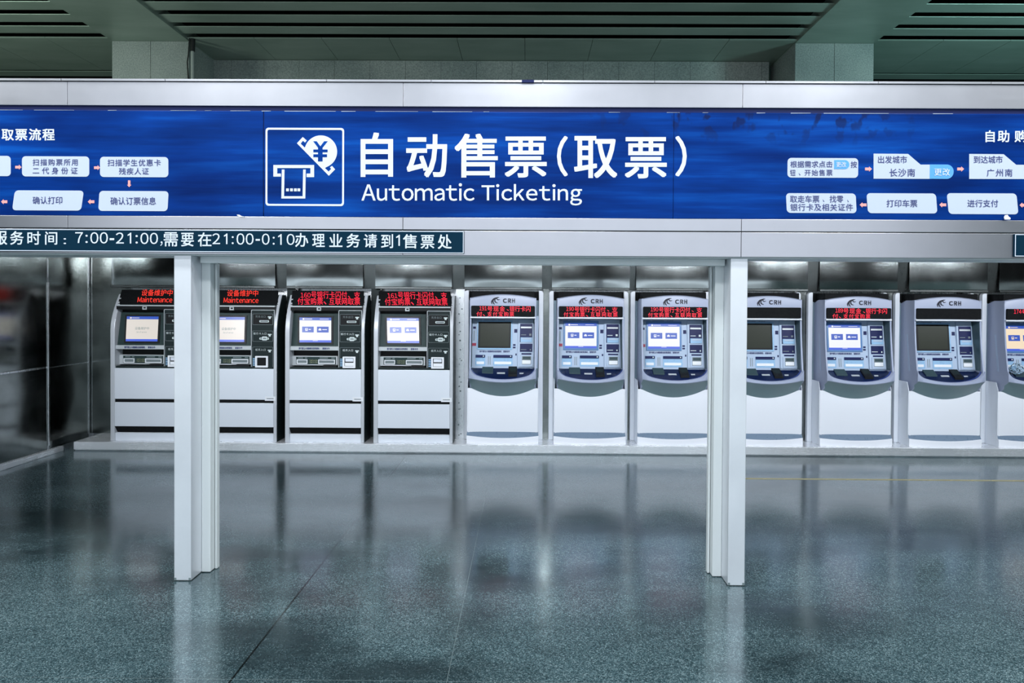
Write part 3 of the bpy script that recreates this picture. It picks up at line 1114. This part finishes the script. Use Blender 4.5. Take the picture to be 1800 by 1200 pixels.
def black_kiosk(xc, led_text, led_mat, mode, cash_open, label, group='dark fronted ticket machines'):
    r = tag(empty('ticket_machine', (xc, 8.30, .10)), label, 'ticket machine', group)
    P = bP
    flat = lambda c_: (lambda py: c_)
    hw = .4475
    # silver side cheeks that curve back toward the top
    zt = 1.66
    prof = []
    for i in range(15):
        z = zt*i/14 if i < 8 else None
    zs = [0, .4, .8, 1.15, 1.25, 1.32, 1.38, 1.44, 1.50, 1.56, 1.61, 1.645, 1.66]
    front = [(bprof(z), z) for z in zs]
    poly = front + [(.30, 1.66), (.30, 0)]
    for s_ in (-1, 1):
        xa, xb = (-hw, -hw + .05) if s_ < 0 else (hw - .036, hw)
        MB().prism_x(poly, xa, xb).build('side_cheek', 'cheek', r, bevel=.006, seg=2, smooth=22)
        xs_ = -hw - .003 if s_ < 0 else hw
        MB().prism_x([(y_ + .012, z_) for y_, z_ in front] + [(.31, 1.66), (.31, 0)], xs_, xs_ + .003).build('side_panel', 'charcoal', r)
    xi0, xi1 = -hw + .05, hw - .036
    # top header leaning back, black
    hz0 = 1.535
    hp = [(bprof(z) + .006, z) for z in (hz0, 1.56, 1.60, 1.63, 1.655)]
    MB().prism_x(hp + [(.30, 1.66), (.30, hz0)], xi0, xi1).build('header', 'charcoal', r, smooth=40)
    hy = lambda py: bprof(bP(570, py, .1)[1]) + .006
    led = MB()
    rows = []
    for py in (536.5, 530, 524, 518, 511.5):
        yy = hy(py) - .006
        rows.append([(P(px, py, yy)[0], yy, P(px, py, yy)[1]) for px in (510 + (536.5 - py)*.12, 540, 570, 600, 640.5 - (536.5 - py)*.06)])
    led.loft(rows)
    back = [[(x, y_ + .008, z) for x, y_, z in rw] for rw in (rows[0], rows[-1])]
    led.loft([back[0], rows[0]]).loft([rows[-1], back[1]])
    lo = led.build('led_display', 'black_matt', r, smooth=40)
    lt, second = MB(), False
    for body, x0, x1, y0, y1 in led_text:
        if y0 > 523 and not second:
            lt.build('lettering', led_mat, lo)
            lt, second = MB(), True
        ptext(lt, P, body, x0, x1, y0, y1, hy, .009, 0)
    lt.build('lettering', led_mat, lo)
    MB().box(xi0, xi1, .035, .075, hz0 - .012, hz0 + .002).build('header_trim', 'silver', r, bevel=.002)
    # recess
    zr0, zr1 = P(0, 650, 0)[1], hz0 - .012
    MB().box(xi0, xi1, .17, .19, zr0, zr1).build('recess_back', 'black', r)
    MB().box(xi0, xi1, .04, .17, hz0 - .05, hz0 - .012).build('recess_top', 'black', r)
    cm_ = MB()
    quadbox(cm_, P, 556, 563.5, 541, 546.5, flat(.035), .004)
    co_ = cm_.build('camera_plate', 'silver', r)
    cm_ = MB()
    quadbox(cm_, P, 558, 562, 542, 544.5, flat(.031), .002)
    cm_.build('camera_lens', 'black', co_)
    # leaning screen unit
    su = MB()
    quadbox(su, P, 508.5, 595, 551, 609, b_panel_y, .0, back=.03)
    su.build('screen_surround', 'green_grey', r)
    bz = MB()
    quadbox(bz, P, 522.5, 585, 555.5, 605.5, b_panel_y, .010)
    so = bz.build('touch_screen', 'black', r)
    white = 'scr_cream' if mode == 'notice' else ('scr_white' if mode == 'menu' else 'dark_glass')
    display('display', P, b_panel_y, 525.5, 581.5, 558.5, 602.5, .012, mode, so, white)
    if mode == 'notice':
        nt = MB()
        ptext(nt, P, '设备维护中', 541, 566, 577, 582, b_panel_y, .015)
        ptext(nt, P, 'Out of service', 544, 562, 584.5, 587.5, b_panel_y, .015)
        nt.build('screen_text', 'grey_ink', so)
    # shelf strip with printed line
    sh = MB()
    quadbox(sh, P, 508.5, 594, 609.5, 616.5, flat(.03), .0, back=.12)
    sho = sh.build('shelf_strip', 'silver', r, bevel=.001)
    for body, x0, x1 in (('请不要让小孩触碰自助售票机', 524, 561), ('谢谢合作', 566, 579)):
        st_ = MB()
        ptext(st_, P, body, x0, x1, 611.2, 615.1, flat(.03), .001, .03)
        st_.build('lettering', 'ink', sho)
    # dispenser panel
    dp = MB()
    quadbox(dp, P, 513, 593, 626.5, 643, flat(.10), .0, back=.06)
    dpo = dp.build('dispenser_panel', 'silver', r)
    f_ = MB()
    quadbox(f_, P, 519.5, 590, 628, 641, flat(.10), .003)
    f_.build('inlay', 'green_grey', dpo)
    for x0, x1 in ((521, 540), (559, 588.5)):
        o_ = MB()
        a, c_ = P(x0, 640.5, .095), P(x1, 632.5, .095)
        o_.ring(rrect(a[0], c_[0], a[1], c_[1], .004), rrect(a[0] + .009, c_[0] - .009, a[1] + .010, c_[1] - .010, .002), .085, .098)
        so_ = o_.build('slot_frame', 'white', dpo)
        o_ = MB()
        o_.box(a[0] + .008, c_[0] - .008, .0965, .099, a[1] + .008, c_[1] - .008)
        o_.build('slot_mouth', 'faint_ink', dpo)
    o_ = MB()
    for yy in (633, 636.5):
        ptext(o_, P, 'TICKET & COIN', 543, 557, yy, yy + 2.4, flat(.10), .004)
    o_.build('yellow_lettering', 'yellow_ink', dpo)
    o_ = MB()
    for x0, x1 in ((523, 532), (535, 539), (561, 576), (582, 588)):
        quadbox(o_, P, x0, x1, 629.2, 630.8, flat(.10), .004)
    o_.build('caption', 'faint_ink', dpo)
    # tray
    MB().box(xi0, xi1, .02, .17, zr0, zr0 + .022).build('tray', 'charcoal', r, bevel=.003)
    tb = MB()
    quadbox(tb, P, 567, 591, 642.5, 648.5, flat(.07), .02, back=.08)
    tb.build('tray_block', 'black', r, bevel=.003)
    # right hand module
    my = .028
    rm = MB()
    a, c_ = P(594.5, 650, my), P(636, 545.5, my)
    rm.prism(rrect(a[0], c_[0], a[1], c_[1], .012, 4, (0, 0, 0, 1)), my, .17)
    rmo = rm.build('payment_module', 'charcoal', r)
    o_ = MB()
    o_.ring(rrect(a[0], c_[0], a[1], c_[1], .012, 4, (0, 0, 0, 1)), rrect(a[0] + .006, c_[0] - .006, a[1] + .006, c_[1] - .006, .008, 4, (0, 0, 0, 1)), my - .003, my + .002)
    o_.build('module_edge', 'silver', rmo)
    for x0, x1, y0, y1, cap_, mt_ in ((597, 633, 552.5, 572, '凭条出口', 'black'), (597, 633, 582.5, 601.5, '银行卡入口', 'charcoal'), (597, 633, 611, 648, '纸币入口', 'charcoal')):
        o_ = MB()
        p0, p1 = P(x0, y1, my), P(x1, y0, my)
        o_.ring(rrect(p0[0], p1[0], p0[1], p1[1], .008), rrect(p0[0] + .003, p1[0] - .003, p0[1] + .003, p1[1] - .003, .006), my - .003, my)
        o_.build('outline', 'faint_ink', rmo)
        o_ = MB()
        quadbox(o_, P, x0 + 1, x1 - 1, y0 + 1, y1 - 1, flat(my), .001)
        o_.build('inlay', mt_, rmo)
        o_ = MB()
        tw = 18 if len(cap_) == 4 else 23
        x_ = 602 if len(cap_) == 4 else 598.5
        ptext(o_, P, cap_, x_, x_ + tw, y0 + 3, y0 + 7, flat(my), .003)
        o_.build('caption', 'faint_ink' if mt_ == 'black' else 'pale_ink', rmo)
    o_ = MB()
    for yy in (565, 595.5):
        p0, p1 = P(609.5, yy + 2.5, my), P(626, yy - 1, my)
        o_.ring(rrect(p0[0], p1[0], p0[1], p1[1], .006), rrect(p0[0] + .007, p1[0] - .007, p0[1] + .007, p1[1] - .007, .002), my - .008, my)
    p0, p1 = P(614, 599.5, my), P(623, 592.5, my)
    o_.ring(rrect(p0[0], p1[0], p0[1], p1[1], .012), rrect(p0[0] + .008, p1[0] - .008, p0[1] + .010, p1[1] - .010, .008), my - .010, my)
    for yy in (557, 588, 616):
        quadbox(o_, P, 624, 630.5, yy, yy + 1.8, flat(my), .004)
        quadbox(o_, P, 625.5, 629, yy + 1.8, yy + 4.5, flat(my), .004)
    o_.build('slot_marks', 'pale_ink', rmo)
    o_ = MB()
    p0, p1 = P(602.5, 647, my), P(625, 627, my)
    o_.ring(rrect(p0[0], p1[0], p0[1], p1[1], .006), rrect(p0[0] + .02, p1[0] - .02, p0[1] + .02, p1[1] - .016, .003), my - .02, my)
    o_.build('note_frame', 'white', rmo)
    o_ = MB()
    quadbox(o_, P, 605, 622.5, 629, 645, flat(my), .002, m=0)
    if not cash_open:
        quadbox(o_, P, 606.5, 620.5, 630, 636, flat(my), .006, m=1)
        quadbox(o_, P, 605.8, 621.5, 638, 643.5, flat(my), .012, m=2)
    o_.build('note_acceptor', ['black', 'kiosk_silver', 'white'], rmo)
    o_ = MB()
    for i in range(5):
        quadbox(o_, P, 597.5, 602, 631 + i*2.9, 632.6 + i*2.9, flat(my), .003)
    o_.build('indicator_lines', 'sky_blue', rmo)
    # lower body
    z1, z2, z3, z4, z5 = [P(0, py, 0)[1] for py in (650, 704.5, 710.5, 753, 765)]
    MB().box(xi0, xi1, .0, .03, z2, z1).build('body_panel', 'kiosk_silver', r, bevel=.003)
    MB().box(-hw + .002, hw - .002, .015, .03, z3, z2).build('band', 'black_matt', r)
    MB().box(xi0, xi1, .0, .03, z4, z3).build('body_panel', 'kiosk_silver', r, bevel=.003)
    MB().prism_x([(.0, z4), (.06, z5), (.10, z5), (.10, z4)], -hw + .002, hw - .002).build('band', 'black_matt', r)
    MB().box(-hw + .01, hw - .008, .02, .10, 0, z5).build('foot_plate', 'kiosk_silver', r, bevel=.002)
    MB().box(-hw + .01, hw - .008, .11, .30, .0, z1).build('body_core', 'black_matt', r)
    p0, p1 = P(619.5, 706, 0), P(638, 698.5, 0)
    o_ = MB()
    o_.box(p0[0], p1[0], -.002, .001, p0[1], p1[1])
    tg = o_.build('asset_label', 'white', r)
    o_ = MB()
    o_.box(p0[0] + .02, p1[0] - .02, -.003, -.001, (p0[1] + p1[1])/2 - .004, (p0[1] + p1[1])/2 + .004)
    o_.build('label_print', 'faint_ink', tg)
    return r


maint = [('设备维护中', 549, 604, 510.8, 522), ('Maintenance', 544, 605.5, 524, 533.5)]


def led160(n):
    return [(n, 527.5, 545, 515, 523.5), ('号银行卡闪付', 546, 609.5, 512.3, 525), ('、', 611, 615, 520, 524), ('支', 621.5, 632.5, 513, 525),
            ('付宝购票', 522, 567, 524.2, 536), ('、', 568, 573, 530, 535.5), ('互联网取票', 577.5, 632.5, 524.2, 536)]


black_kiosk(BLK_X[0], maint, 'led_warm', 'notice', False, 'dark fronted ticket machine in maintenance, against the mirror steel side wall')
black_kiosk(BLK_X[1], maint, 'led_warm', 'notice', True, 'dark fronted ticket machine in maintenance, next to the one numbered 160, its note slot open')
black_kiosk(BLK_X[2], led160('160'), 'led', 'menu', False, 'dark fronted ticket machine whose red display starts with 160')
black_kiosk(BLK_X[3], led160('161'), 'led', 'menu', False, 'dark fronted ticket machine whose red display starts with 161, next to the white machines')

# ------------------------------------------------------------------ white ticket machines
WXC = .723


def wP(px, py, y):
    d = 8.28 + y
    return ((px - 925)*d/F_PX - WXC, 1.7 - (py - 530.7)*d/F_PX - .10)


def w_panel_y(py):
    return .18 - .08*(py - 560)/87.0


WW = .3725
US = [math.copysign(1 - (1 - abs(i/16.0))**1.35, i) for i in range(-16, 17)]


def z_in(u):
    return .737 + (.0637)*(u*u)*.95 + .062*abs(u)**12


def z_lip(u):
    return 1.6 - (142.8 - 6.5*u*u)*8.16/F_PX


def z_end(u):
    return 1.6 - (167.5 - 15.5*u*u)*8.34/F_PX


def y_lip(u):
    return -.13 + .06*u*u


def swoosh(mb, pts, widths, y_):
    """tapering brush stroke through pts (x,z)"""
    n = len(pts)
    samp = []
    for i in range(n - 1):
        for k_ in range(6):
            t = k_/6.0
            p0, p1, p2, p3 = pts[max(i - 1, 0)], pts[i], pts[i + 1], pts[min(i + 2, n - 1)]
            samp.append(tuple(.5*(2*p1[a] + (p2[a] - p0[a])*t + (2*p0[a] - 5*p1[a] + 4*p2[a] - p3[a])*t*t + (3*p1[a] - p0[a] - 3*p2[a] + p3[a])*t**3) for a in (0, 1)) + ((1 - t)*widths[i] + t*widths[i + 1],))
    samp.append(pts[-1] + (widths[-1],))
    L_, R2 = [], []
    for i, (x, z, wd) in enumerate(samp):
        a, b_ = samp[max(i - 1, 0)], samp[min(i + 1, len(samp) - 1)]
        dx, dz = b_[0] - a[0], b_[1] - a[1]
        q = math.hypot(dx, dz) or 1
        L_.append((x - dz/q*wd/2, y_, z + dx/q*wd/2))
        R2.append((x + dz/q*wd/2, y_, z - dx/q*wd/2))
    return mb.loft([L_, R2])


def white_kiosk(xc, led_text, lit, label, amber=False):
    r = tag(empty('ticket_machine', (xc, KY, .10)), label, 'ticket machine', 'white fronted ticket machines')
    P = wP
    flat = lambda c_: (lambda py: c_)
    # outer frame uprights with rounded shoulders, and the channels inside them
    zt = P(0, 511.5, .28)[1]
    for s_ in (-1, 1):
        xa, xb = sorted((s_*.4575, s_*.405))
        pts = rrect(xa, xb, 0, zt, .03, 5, (0, 0, int(s_ > 0), int(s_ < 0)))
        MB().prism(pts, .28, .345).build('side_frame', 'flange', r, bevel=.006, smooth=22)
        xa, xb = sorted((s_*.404, s_*.374))
        MB().box(xa, xb, .318, .345, 0, zt - .11).build('channel', 'channel', r, bevel=.004)
    MB().box(-.41, .41, .335, .45, 0, zt - .01).build('back_case', 'black_matt', r)
    # body shell
    b_ = MB()
    th = .016
    zside = [1.64, 1.60, 1.52, 1.42, 1.30, 1.15, 1.0, .90, .82, z_lip(1) + .03, z_lip(1)]
    fr_ = [(.02 if z > 1.42 else .02 - .09*((1.42 - z)/(1.42 - z_lip(1)))**1.6, z) for z in zside]
    poly = fr_ + [(.0, z_lip(1) - .05), (.03, z_end(1) + .03), (.062, z_end(1)), (.345, z_end(1) - .01), (.345, 1.60), (.20, 1.64)]
    poly = poly[::-1]
    for s_ in (-1, 1):
        xa, xb = sorted((s_*WW, s_*(WW - th)))
        b_.prism_x(poly, xa, xb)
    # header front: arched top edge, gently convex
    rows = []
    for t in (0, .15, .5, .85, .96, 1.0):
        row = []
        for u in US:
            zt_ = 1.681 - .041*u*u
            z = 1.42 + (zt_ - 1.42)*t
            row.append((u*WW, .02*u*u + (.006 if t == .96 else 0) + (.02 if t == 1.0 else 0), z))
        rows.append(row)
    rows.append([(x, .30, z - .01) for x, y_, z in rows[-1]])
    under = [(x, .19, z) for x, y_, z in rows[0]]
    b_.loft([under] + rows)
    # lip around the tray
    A = [(u*(WW - th*.5), -.085 + .06*u*u, z_in(u)) for u in US]
    B = [(u*WW, y_lip(u) + .012, z_in(u) - .002) for u in US]
    B2 = [(u*WW, y_lip(u) + .002, z_in(u) - .010) for u in US]
    C_ = [(u*WW, y_lip(u), z_lip(u) + .008) for u in US]
    C2 = [(u*WW, y_lip(u) + .006, z_lip(u)) for u in US]
    b_.loft([C2, C_, B2, B, A])
    b_.build('body_shell', 'shell', r, smooth=38)
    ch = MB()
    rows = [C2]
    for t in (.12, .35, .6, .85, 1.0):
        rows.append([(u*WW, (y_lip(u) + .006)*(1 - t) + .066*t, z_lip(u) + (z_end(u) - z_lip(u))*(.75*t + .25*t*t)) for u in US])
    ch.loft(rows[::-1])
    ch.build('underside', 'chin_shade', r, smooth=50)
    # black cap above the header
    MB().box(-.36, .36, .06, .33, 1.55, zt - .012).build('top_cap', 'black_matt', r, bevel=.01)
    # logo and letters
    lg = MB()
    K = lambda x, y_: P(960 + x/12.0, 500 + y_/12.0, .0)
    lw = .0064/12*8.28/8.28
    for pts, ws in (([(712, 428), (700, 375), (745, 312), (815, 280)], (10, 28, 22, 6)),
                    ([(762, 432), (728, 375), (758, 315), (838, 272)], (16, 30, 18, 5)),
                    ([(832, 402), (778, 378), (770, 330), (815, 290)], (8, 28, 24, 8)),
                    ([(878, 325), (832, 332), (808, 300), (862, 278)], (8, 22, 20, 10))):
        swoosh(lg, [K(*p_) for p_ in pts], [q_*.00053 for q_ in ws], -.001)
    lg.build('logo', 'logo', r)
    t_ = MB()
    for ch, x0, x1 in (('C', 1038.2, 1045.2), ('R', 1046.8, 1052.6), ('H', 1054, 1059.4)):
        a, c_ = P(x0, 533.2, 0), P(x1, 525.4, 0)
        t_.text(ch, (a[0], -.0012, a[1]), (c_[0] - a[0], 0, 0), (0, 0, c_[1] - a[1]), .06)
    t_.build('lettering', 'logo', r)
    # led display
    p0, p1 = P(982.5, 557, 0), P(1094.5, 538.3, 0)
    lo = MB().prism(rrect(p0[0], p1[0], p0[1], p1[1], .012), -.004, .03).build('led_display', 'black_matt', r)
    if led_text:
        t_, second = MB(), False
        for body, x0, x1, y0, y1 in led_text:
            if y0 > 548.55 and not second:
                t_.build('lettering', 'led', lo)
                t_, second = MB(), True
            ptext(t_, P, body, x0, x1, y0, y1, flat(-.005), .001, 0)
        t_.build('lettering', 'led', lo)
    p0, p1 = P(981, 560, 0), P(1096, 557.8, 0)
    MB().box(p0[0], p1[0], -.004, .03, p0[1], p1[1]).build('header_trim', 'white', r)
    # leaning control panel
    cp = MB()
    quadbox(cp, P, 979, 1098, 556, 648, w_panel_y, 0, back=.03)
    cpo = cp.build('control_panel', 'panel', r)
    bk = lambda name, rects, mat, t=.004, parent=cpo: [quadbox(bb, P, *rc, w_panel_y, t) for bb in [MB()] for rc in rects] and None

    def rects(name, rc, mat, t=.004, parent=None, bevel=0):
        bb = MB()
        for q_ in rc:
            quadbox(bb, P, *q_, w_panel_y, t)
        return bb.build(name, mat, parent or cpo, bevel=bevel)
    for body, x0, x1, y0, y1, bo in (('请妥善保管', 985, 998, 562, 564.6, 0), ('中国铁路自动售票机', 1002, 1022, 562, 564.8, 0), ('欢迎使用', 1027, 1038, 562, 564.4, 0),
                                     ('请不要让小孩触碰自助售票机', 995, 1034, 616.8, 620.4, .04), ('谢谢合作', 1037, 1048.5, 616.8, 620.4, .04)):
        o_ = MB()
        ptext(o_, P, body, x0, x1, y0, y1, w_panel_y, .002, bo)
        o_.build('lettering', 'ink', cpo)
    for rc in ((983, 988, 575, 579), (1055.5, 1061, 579, 585.5), (1054, 1058.5, 605.5, 608.5), (1053.8, 1058.5, 610, 612.8), (1058.5, 1060.8, 622, 625.5)):
        rects('sticker', [rc], 'navy', .002)
    for rc in ((984.4, 985.6, 582, 600), (1010.6, 1011.6, 627, 642), (1013.8, 1014.8, 627, 642)):
        rects('vertical_print', [rc], 'faint_ink', .002)
    rects('red_label', [(982, 989, 604, 609)], 'red_label', .003)
    # touch screen
    bz = MB()
    quadbox(bz, P, 990.5, 1052.5, 563.8, 615.3, w_panel_y, .012)
    so = bz.build('touch_screen', 'frame_blue' if lit else 'sky_blue', r, bevel=.003)
    if lit:
        bz = MB()
        display('display', P, w_panel_y, 994, 1049, 568, 612, .0135, 'menu', so, 'scr_amber' if amber else 'scr_white')
    else:
        bz = MB()
        quadbox(bz, P, 992.5, 1050, 566.5, 612.5, w_panel_y, .0135, back=0)
        quadbox(bz, P, 996, 1047, 569, 609.5, w_panel_y, .0145, m=1, back=0)
        bz.build('display', ['black', 'dark_glass'], so)
    # two dispensers
    for x0, x1 in ((988.5, 1005.5), (1020, 1053.5)):
        bb = MB()
        quadbox(bb, P, x0 - .3, x1 + .3, 624.5, 644, w_panel_y, .004)
        d_ = bb.build('dispenser', 'sky_blue', r)
        bb = MB()
        quadbox(bb, P, x0, x1, 624.8, 629.6, w_panel_y, .012)
        bb.build('dispenser_head', 'navy', d_, bevel=.002)
        bb = MB()
        quadbox(bb, P, x0 + 1.8, x1 - 1.8, 636.5, 641.2, w_panel_y, .007)
        bb.build('dispenser_lip', 'white', d_, bevel=.002)
        bb = MB()
        quadbox(bb, P, x1 - 4, x1 - 2, 626, 628, w_panel_y, .0135)
        bb.build('caption', 'pale_ink', d_)
    # payment module
    bb = MB()
    bb.hexa([(P(x, y_, w_panel_y(y_) - t)[0], w_panel_y(y_) - t, P(x, y_, w_panel_y(y_) - t)[1]) for (x, y_, t) in ((1063, 646, .02), (1092.5, 646, .02), (1089.5, 562, .02), (1062.5, 562, .02))] +
            [(P(x, y_, w_panel_y(y_))[0], w_panel_y(y_) + .004, P(x, y_, w_panel_y(y_))[1]) for (x, y_) in ((1063, 646), (1092.5, 646), (1089.5, 562), (1062.5, 562))])
    pm = bb.build('payment_module', 'panel', r, bevel=.003)
    t0 = .022
    rects('module_inlay', [(1066, 1088, 569.5, 602), (1066.5, 1088.5, 604.8, 619)], 'navy', t0, pm)
    rects('receipt_slot', [(1067.5, 1086.5, 574.6, 577.4)], 'silver', t0 + .004, pm)
    rects('card_reader', [(1067.5, 1088, 593.5, 602)], 'sky_blue', t0 + .012, pm, .002)
    rects('card_reader_lip', [(1070, 1086, 594.2, 597.2)], 'panel', t0 + .016, pm)
    rects('module_strip', [(1064.5, 1089, 602.3, 604.5)], 'panel', t0 + .004, pm)
    rects('note_slot', [(1069.5, 1087, 621.2, 623.8)], 'navy', t0 + .002, pm)
    rects('note_frame', [(1067, 1090.5, 624.8, 644.5)], 'panel', t0 + .006, pm, .002)
    rects('note_mouth', [(1070.8, 1086.8, 626.6, 641)], 'faint_ink', t0 + .008, pm)
    rects('note_flap', [(1072.2, 1085.6, 627.4, 632)], 'teal_box', t0 + .010, pm)
    rects('note_bezel', [(1071.2, 1086.2, 633.8, 640.2)], 'white', t0 + .014, pm, .001)
    for rc in ((1082.5, 1086, 587, 590.5), (1084, 1086, 614, 616.5), (1068, 1077, 588.5, 589.6), (1068, 1078, 614.5, 615.6)):
        rects('module_mark', [rc], 'faint_ink' if not lit else 'pale_ink', t0 + .002, pm)
    # tray
    tr = MB()
    Ab = [(u*(WW - th), .115, P(0, 647, .10)[1]) for u in US]
    mid = [((a_[0] + b2[0])/2, (a_[1] + b2[1])/2, .45*a_[2] + .55*b2[2] - .012) for a_, b2 in zip(A, Ab)]
    tr.loft([A, [(x, y_ + .004, z - .010) for x, y_, z in A], mid, Ab])
    tro = tr.build('tray', 'navy_gloss', r, smooth=40)
    te = MB()
    te.loft([[(x, y_ + .001, z + .0015) for x, y_, z in A], [(x*.985, y_ + .030, z + .0035 + .012*(1 - abs(u)**6)*0) for (x, y_, z), u in zip(A, US)]])
    te.build('tray_glare', 'edge_glare', tro, smooth=40)
    for s_ in (-1, 1):
        xa, xb = sorted((s_*(WW - th - .0005), s_*(WW - th - .004)))
        MB().prism_x([(.03, 1.40), (.19, 1.40), (.13, .86), (-.01, .86)], xa, xb).build('inner_cheek', 'inner_teal', r)

    def on_tray(name, px0, px1, v0, v1, h, mat, bev=.002):
        zb = P(0, 647, .10)[1]
        bb = MB()
        x0, x1 = P(px0, 655, .03)[0], P(px1, 655, .03)[0]
        f = lambda v: (.115*(1 - v) - .085*v, zb + (.737 - zb)*v - .008*sin(pi*v))
        (ya, za), (yb, zb2) = f(v0), f(v1)
        bb.hexa([(x0, yb, zb2 - .01), (x1, yb, zb2 - .01), (x1, yb, zb2 + h), (x0, yb, zb2 + h), (x0, ya, za - .01), (x1, ya, za - .01), (x1, ya, za + h), (x0, ya, za + h)])
        bb.build(name, mat, tro, bevel=bev)
    on_tray('card_pad', 1001.5, 1021, .06, .50, .018, 'teal_box')
    on_tray('slot_line', 1028, 1042, .40, .50, .006, 'silver', 0)
    on_tray('scanner_block', 1048, 1063, .0, .72, .022, 'black')
    on_tray('scanner_window', 1050.5, 1061, .15, .55, .025, 'charcoal', 0)
    on_tray('slot_line', 1067.5, 1081.5, .42, .52, .006, 'silver', 0)
    # lower cabinet and foot
    zf = P(0, 759.5, .06)[1]
    MB().box(-.3975, .3975, .062, .10, zf - .02, .62).build('lower_panel', 'lower_white', r, bevel=.006)
    for s_ in (-1, 1):
        xa, xb = sorted((s_*.404, s_*.397))
        MB().prism_x([(.064, 0), (.34, 0), (.34, .72), (.10, .72), (.064, z_end(1) + .012)][::-1], xa, xb).build('cabinet_side', 'flange', r, bevel=.002)
    MB().box(-.37, .37, .10, .335, .01, .60).build('cabinet_core', 'black_matt', r)
    ft = MB()
    fu = [i/12.0 for i in range(-12, 13)]
    fl = lambda u: -.012 + .045*u*u
    t1 = [(u*.402, .066, zf) for u in fu]
    t2 = [(u*.405, fl(u) + .02, .066 + .018*u*u + .012) for u in fu]
    t3 = [(u*.405, fl(u) + .004, .066 + .018*u*u + .004) for u in fu]
    t4 = [(u*.405, fl(u), .06 + .018*u*u) for u in fu]
    t5 = [(u*.405, fl(u), 0) for u in fu]
    ft.loft([t5, t4, t3])
    tp_ = MB().loft([t3, t2, t1])
    tp_.build('foot_top', 'foot_top', r, smooth=40)
    for s_ in (0, -1):
        sd = [rw[s_] for rw in (t5, t4, t3, t2, t1)] + [(t1[s_][0], .066, 0)]
        ft.add(sd, [tuple(range(6))] if s_ else [tuple(range(5, -1, -1))])
    ft.build('foot', 'lower_white', r, smooth=40)
    return r


def led190():
    return [('190', 995.5, 1008.5, 539.5, 546.5), ('号银行卡闪付', 1010, 1064.5, 538.8, 548.5), ('、', 1067, 1071, 544.5, 547), ('支', 1075.5, 1085.5, 539.2, 548.5),
            ('付宝购票', 991, 1028, 548.6, 556.8), ('、', 1030, 1034, 553.5, 556.5), ('互联网取票', 1038, 1085.5, 548.8, 556.8)]


def led191(n, full=True):
    return [(n, 997, 1010, 539.3, 546.5), ('号现金', 1011, 1042, 538.8, 548.3), ('、', 1045, 1049, 544.5, 547), ('银行卡闪', 1050, 1087, 538.8, 548.3),
            ('付', 992, 1002, 548.8, 557), ('、', 1003, 1007, 553.5, 556.5), ('支付宝购票', 1011, 1058, 548.8, 557)]


white_kiosk(CRH_X[0], led191('191'), False, 'white ticket machine whose red display starts with 191, its touch screen dark')
white_kiosk(CRH_X[1], led190(), True, 'white ticket machine with 190 display and lit screen, next to the one numbered 191')
white_kiosk(CRH_X[2], led190(), True, 'white ticket machine with 190 display and lit screen, close beside the aluminium post')
white_kiosk(CRH_X[3], [], False, 'white ticket machine with blank display and dark screen, partly hidden behind the post')
white_kiosk(CRH_X[4], led191('189'), True, 'white ticket machine with lit screen and 189 display between two dark screened ones')
white_kiosk(CRH_X[5], [], False, 'white ticket machine with blank display and dark screen, wholly visible between lit ones')
white_kiosk(CRH_X[6], [('174', 994, 1007, 539.3, 546.5), ('号现金', 1008, 1039, 538.8, 548.3), ('银行卡', 1050, 1080, 538.8, 548.3)], True,
            'white ticket machine numbered 174, cut by the picture edge, plastic cup on its tray', amber=True)

# crumpled plastic cup on the tray of the last machine
bm = bmesh.new()
bmesh.ops.create_icosphere(bm, subdivisions=3, radius=.06)
rr = random.Random(2)
for v_ in bm.verts:
    a = math.atan2(v_.co.y, v_.co.x)
    v_.co *= 1 + .16*sin(5*a + 6*v_.co.z/.06) + .10*sin(9*a - 4*v_.co.z/.06)
    v_.co.x *= 1.15
me = bpy.data.meshes.new('plastic_cup')
bm.to_mesh(me)
bm.free()
me.materials.append(M['clear'])
o = bpy.data.objects.new('plastic_cup', me)
COL.objects.link(o)
o.location = (CRH_X[6] - .245, 8.275, .10 + .885)
tag(o, 'crumpled clear plastic cup on tray of the machine numbered 174', 'cup')
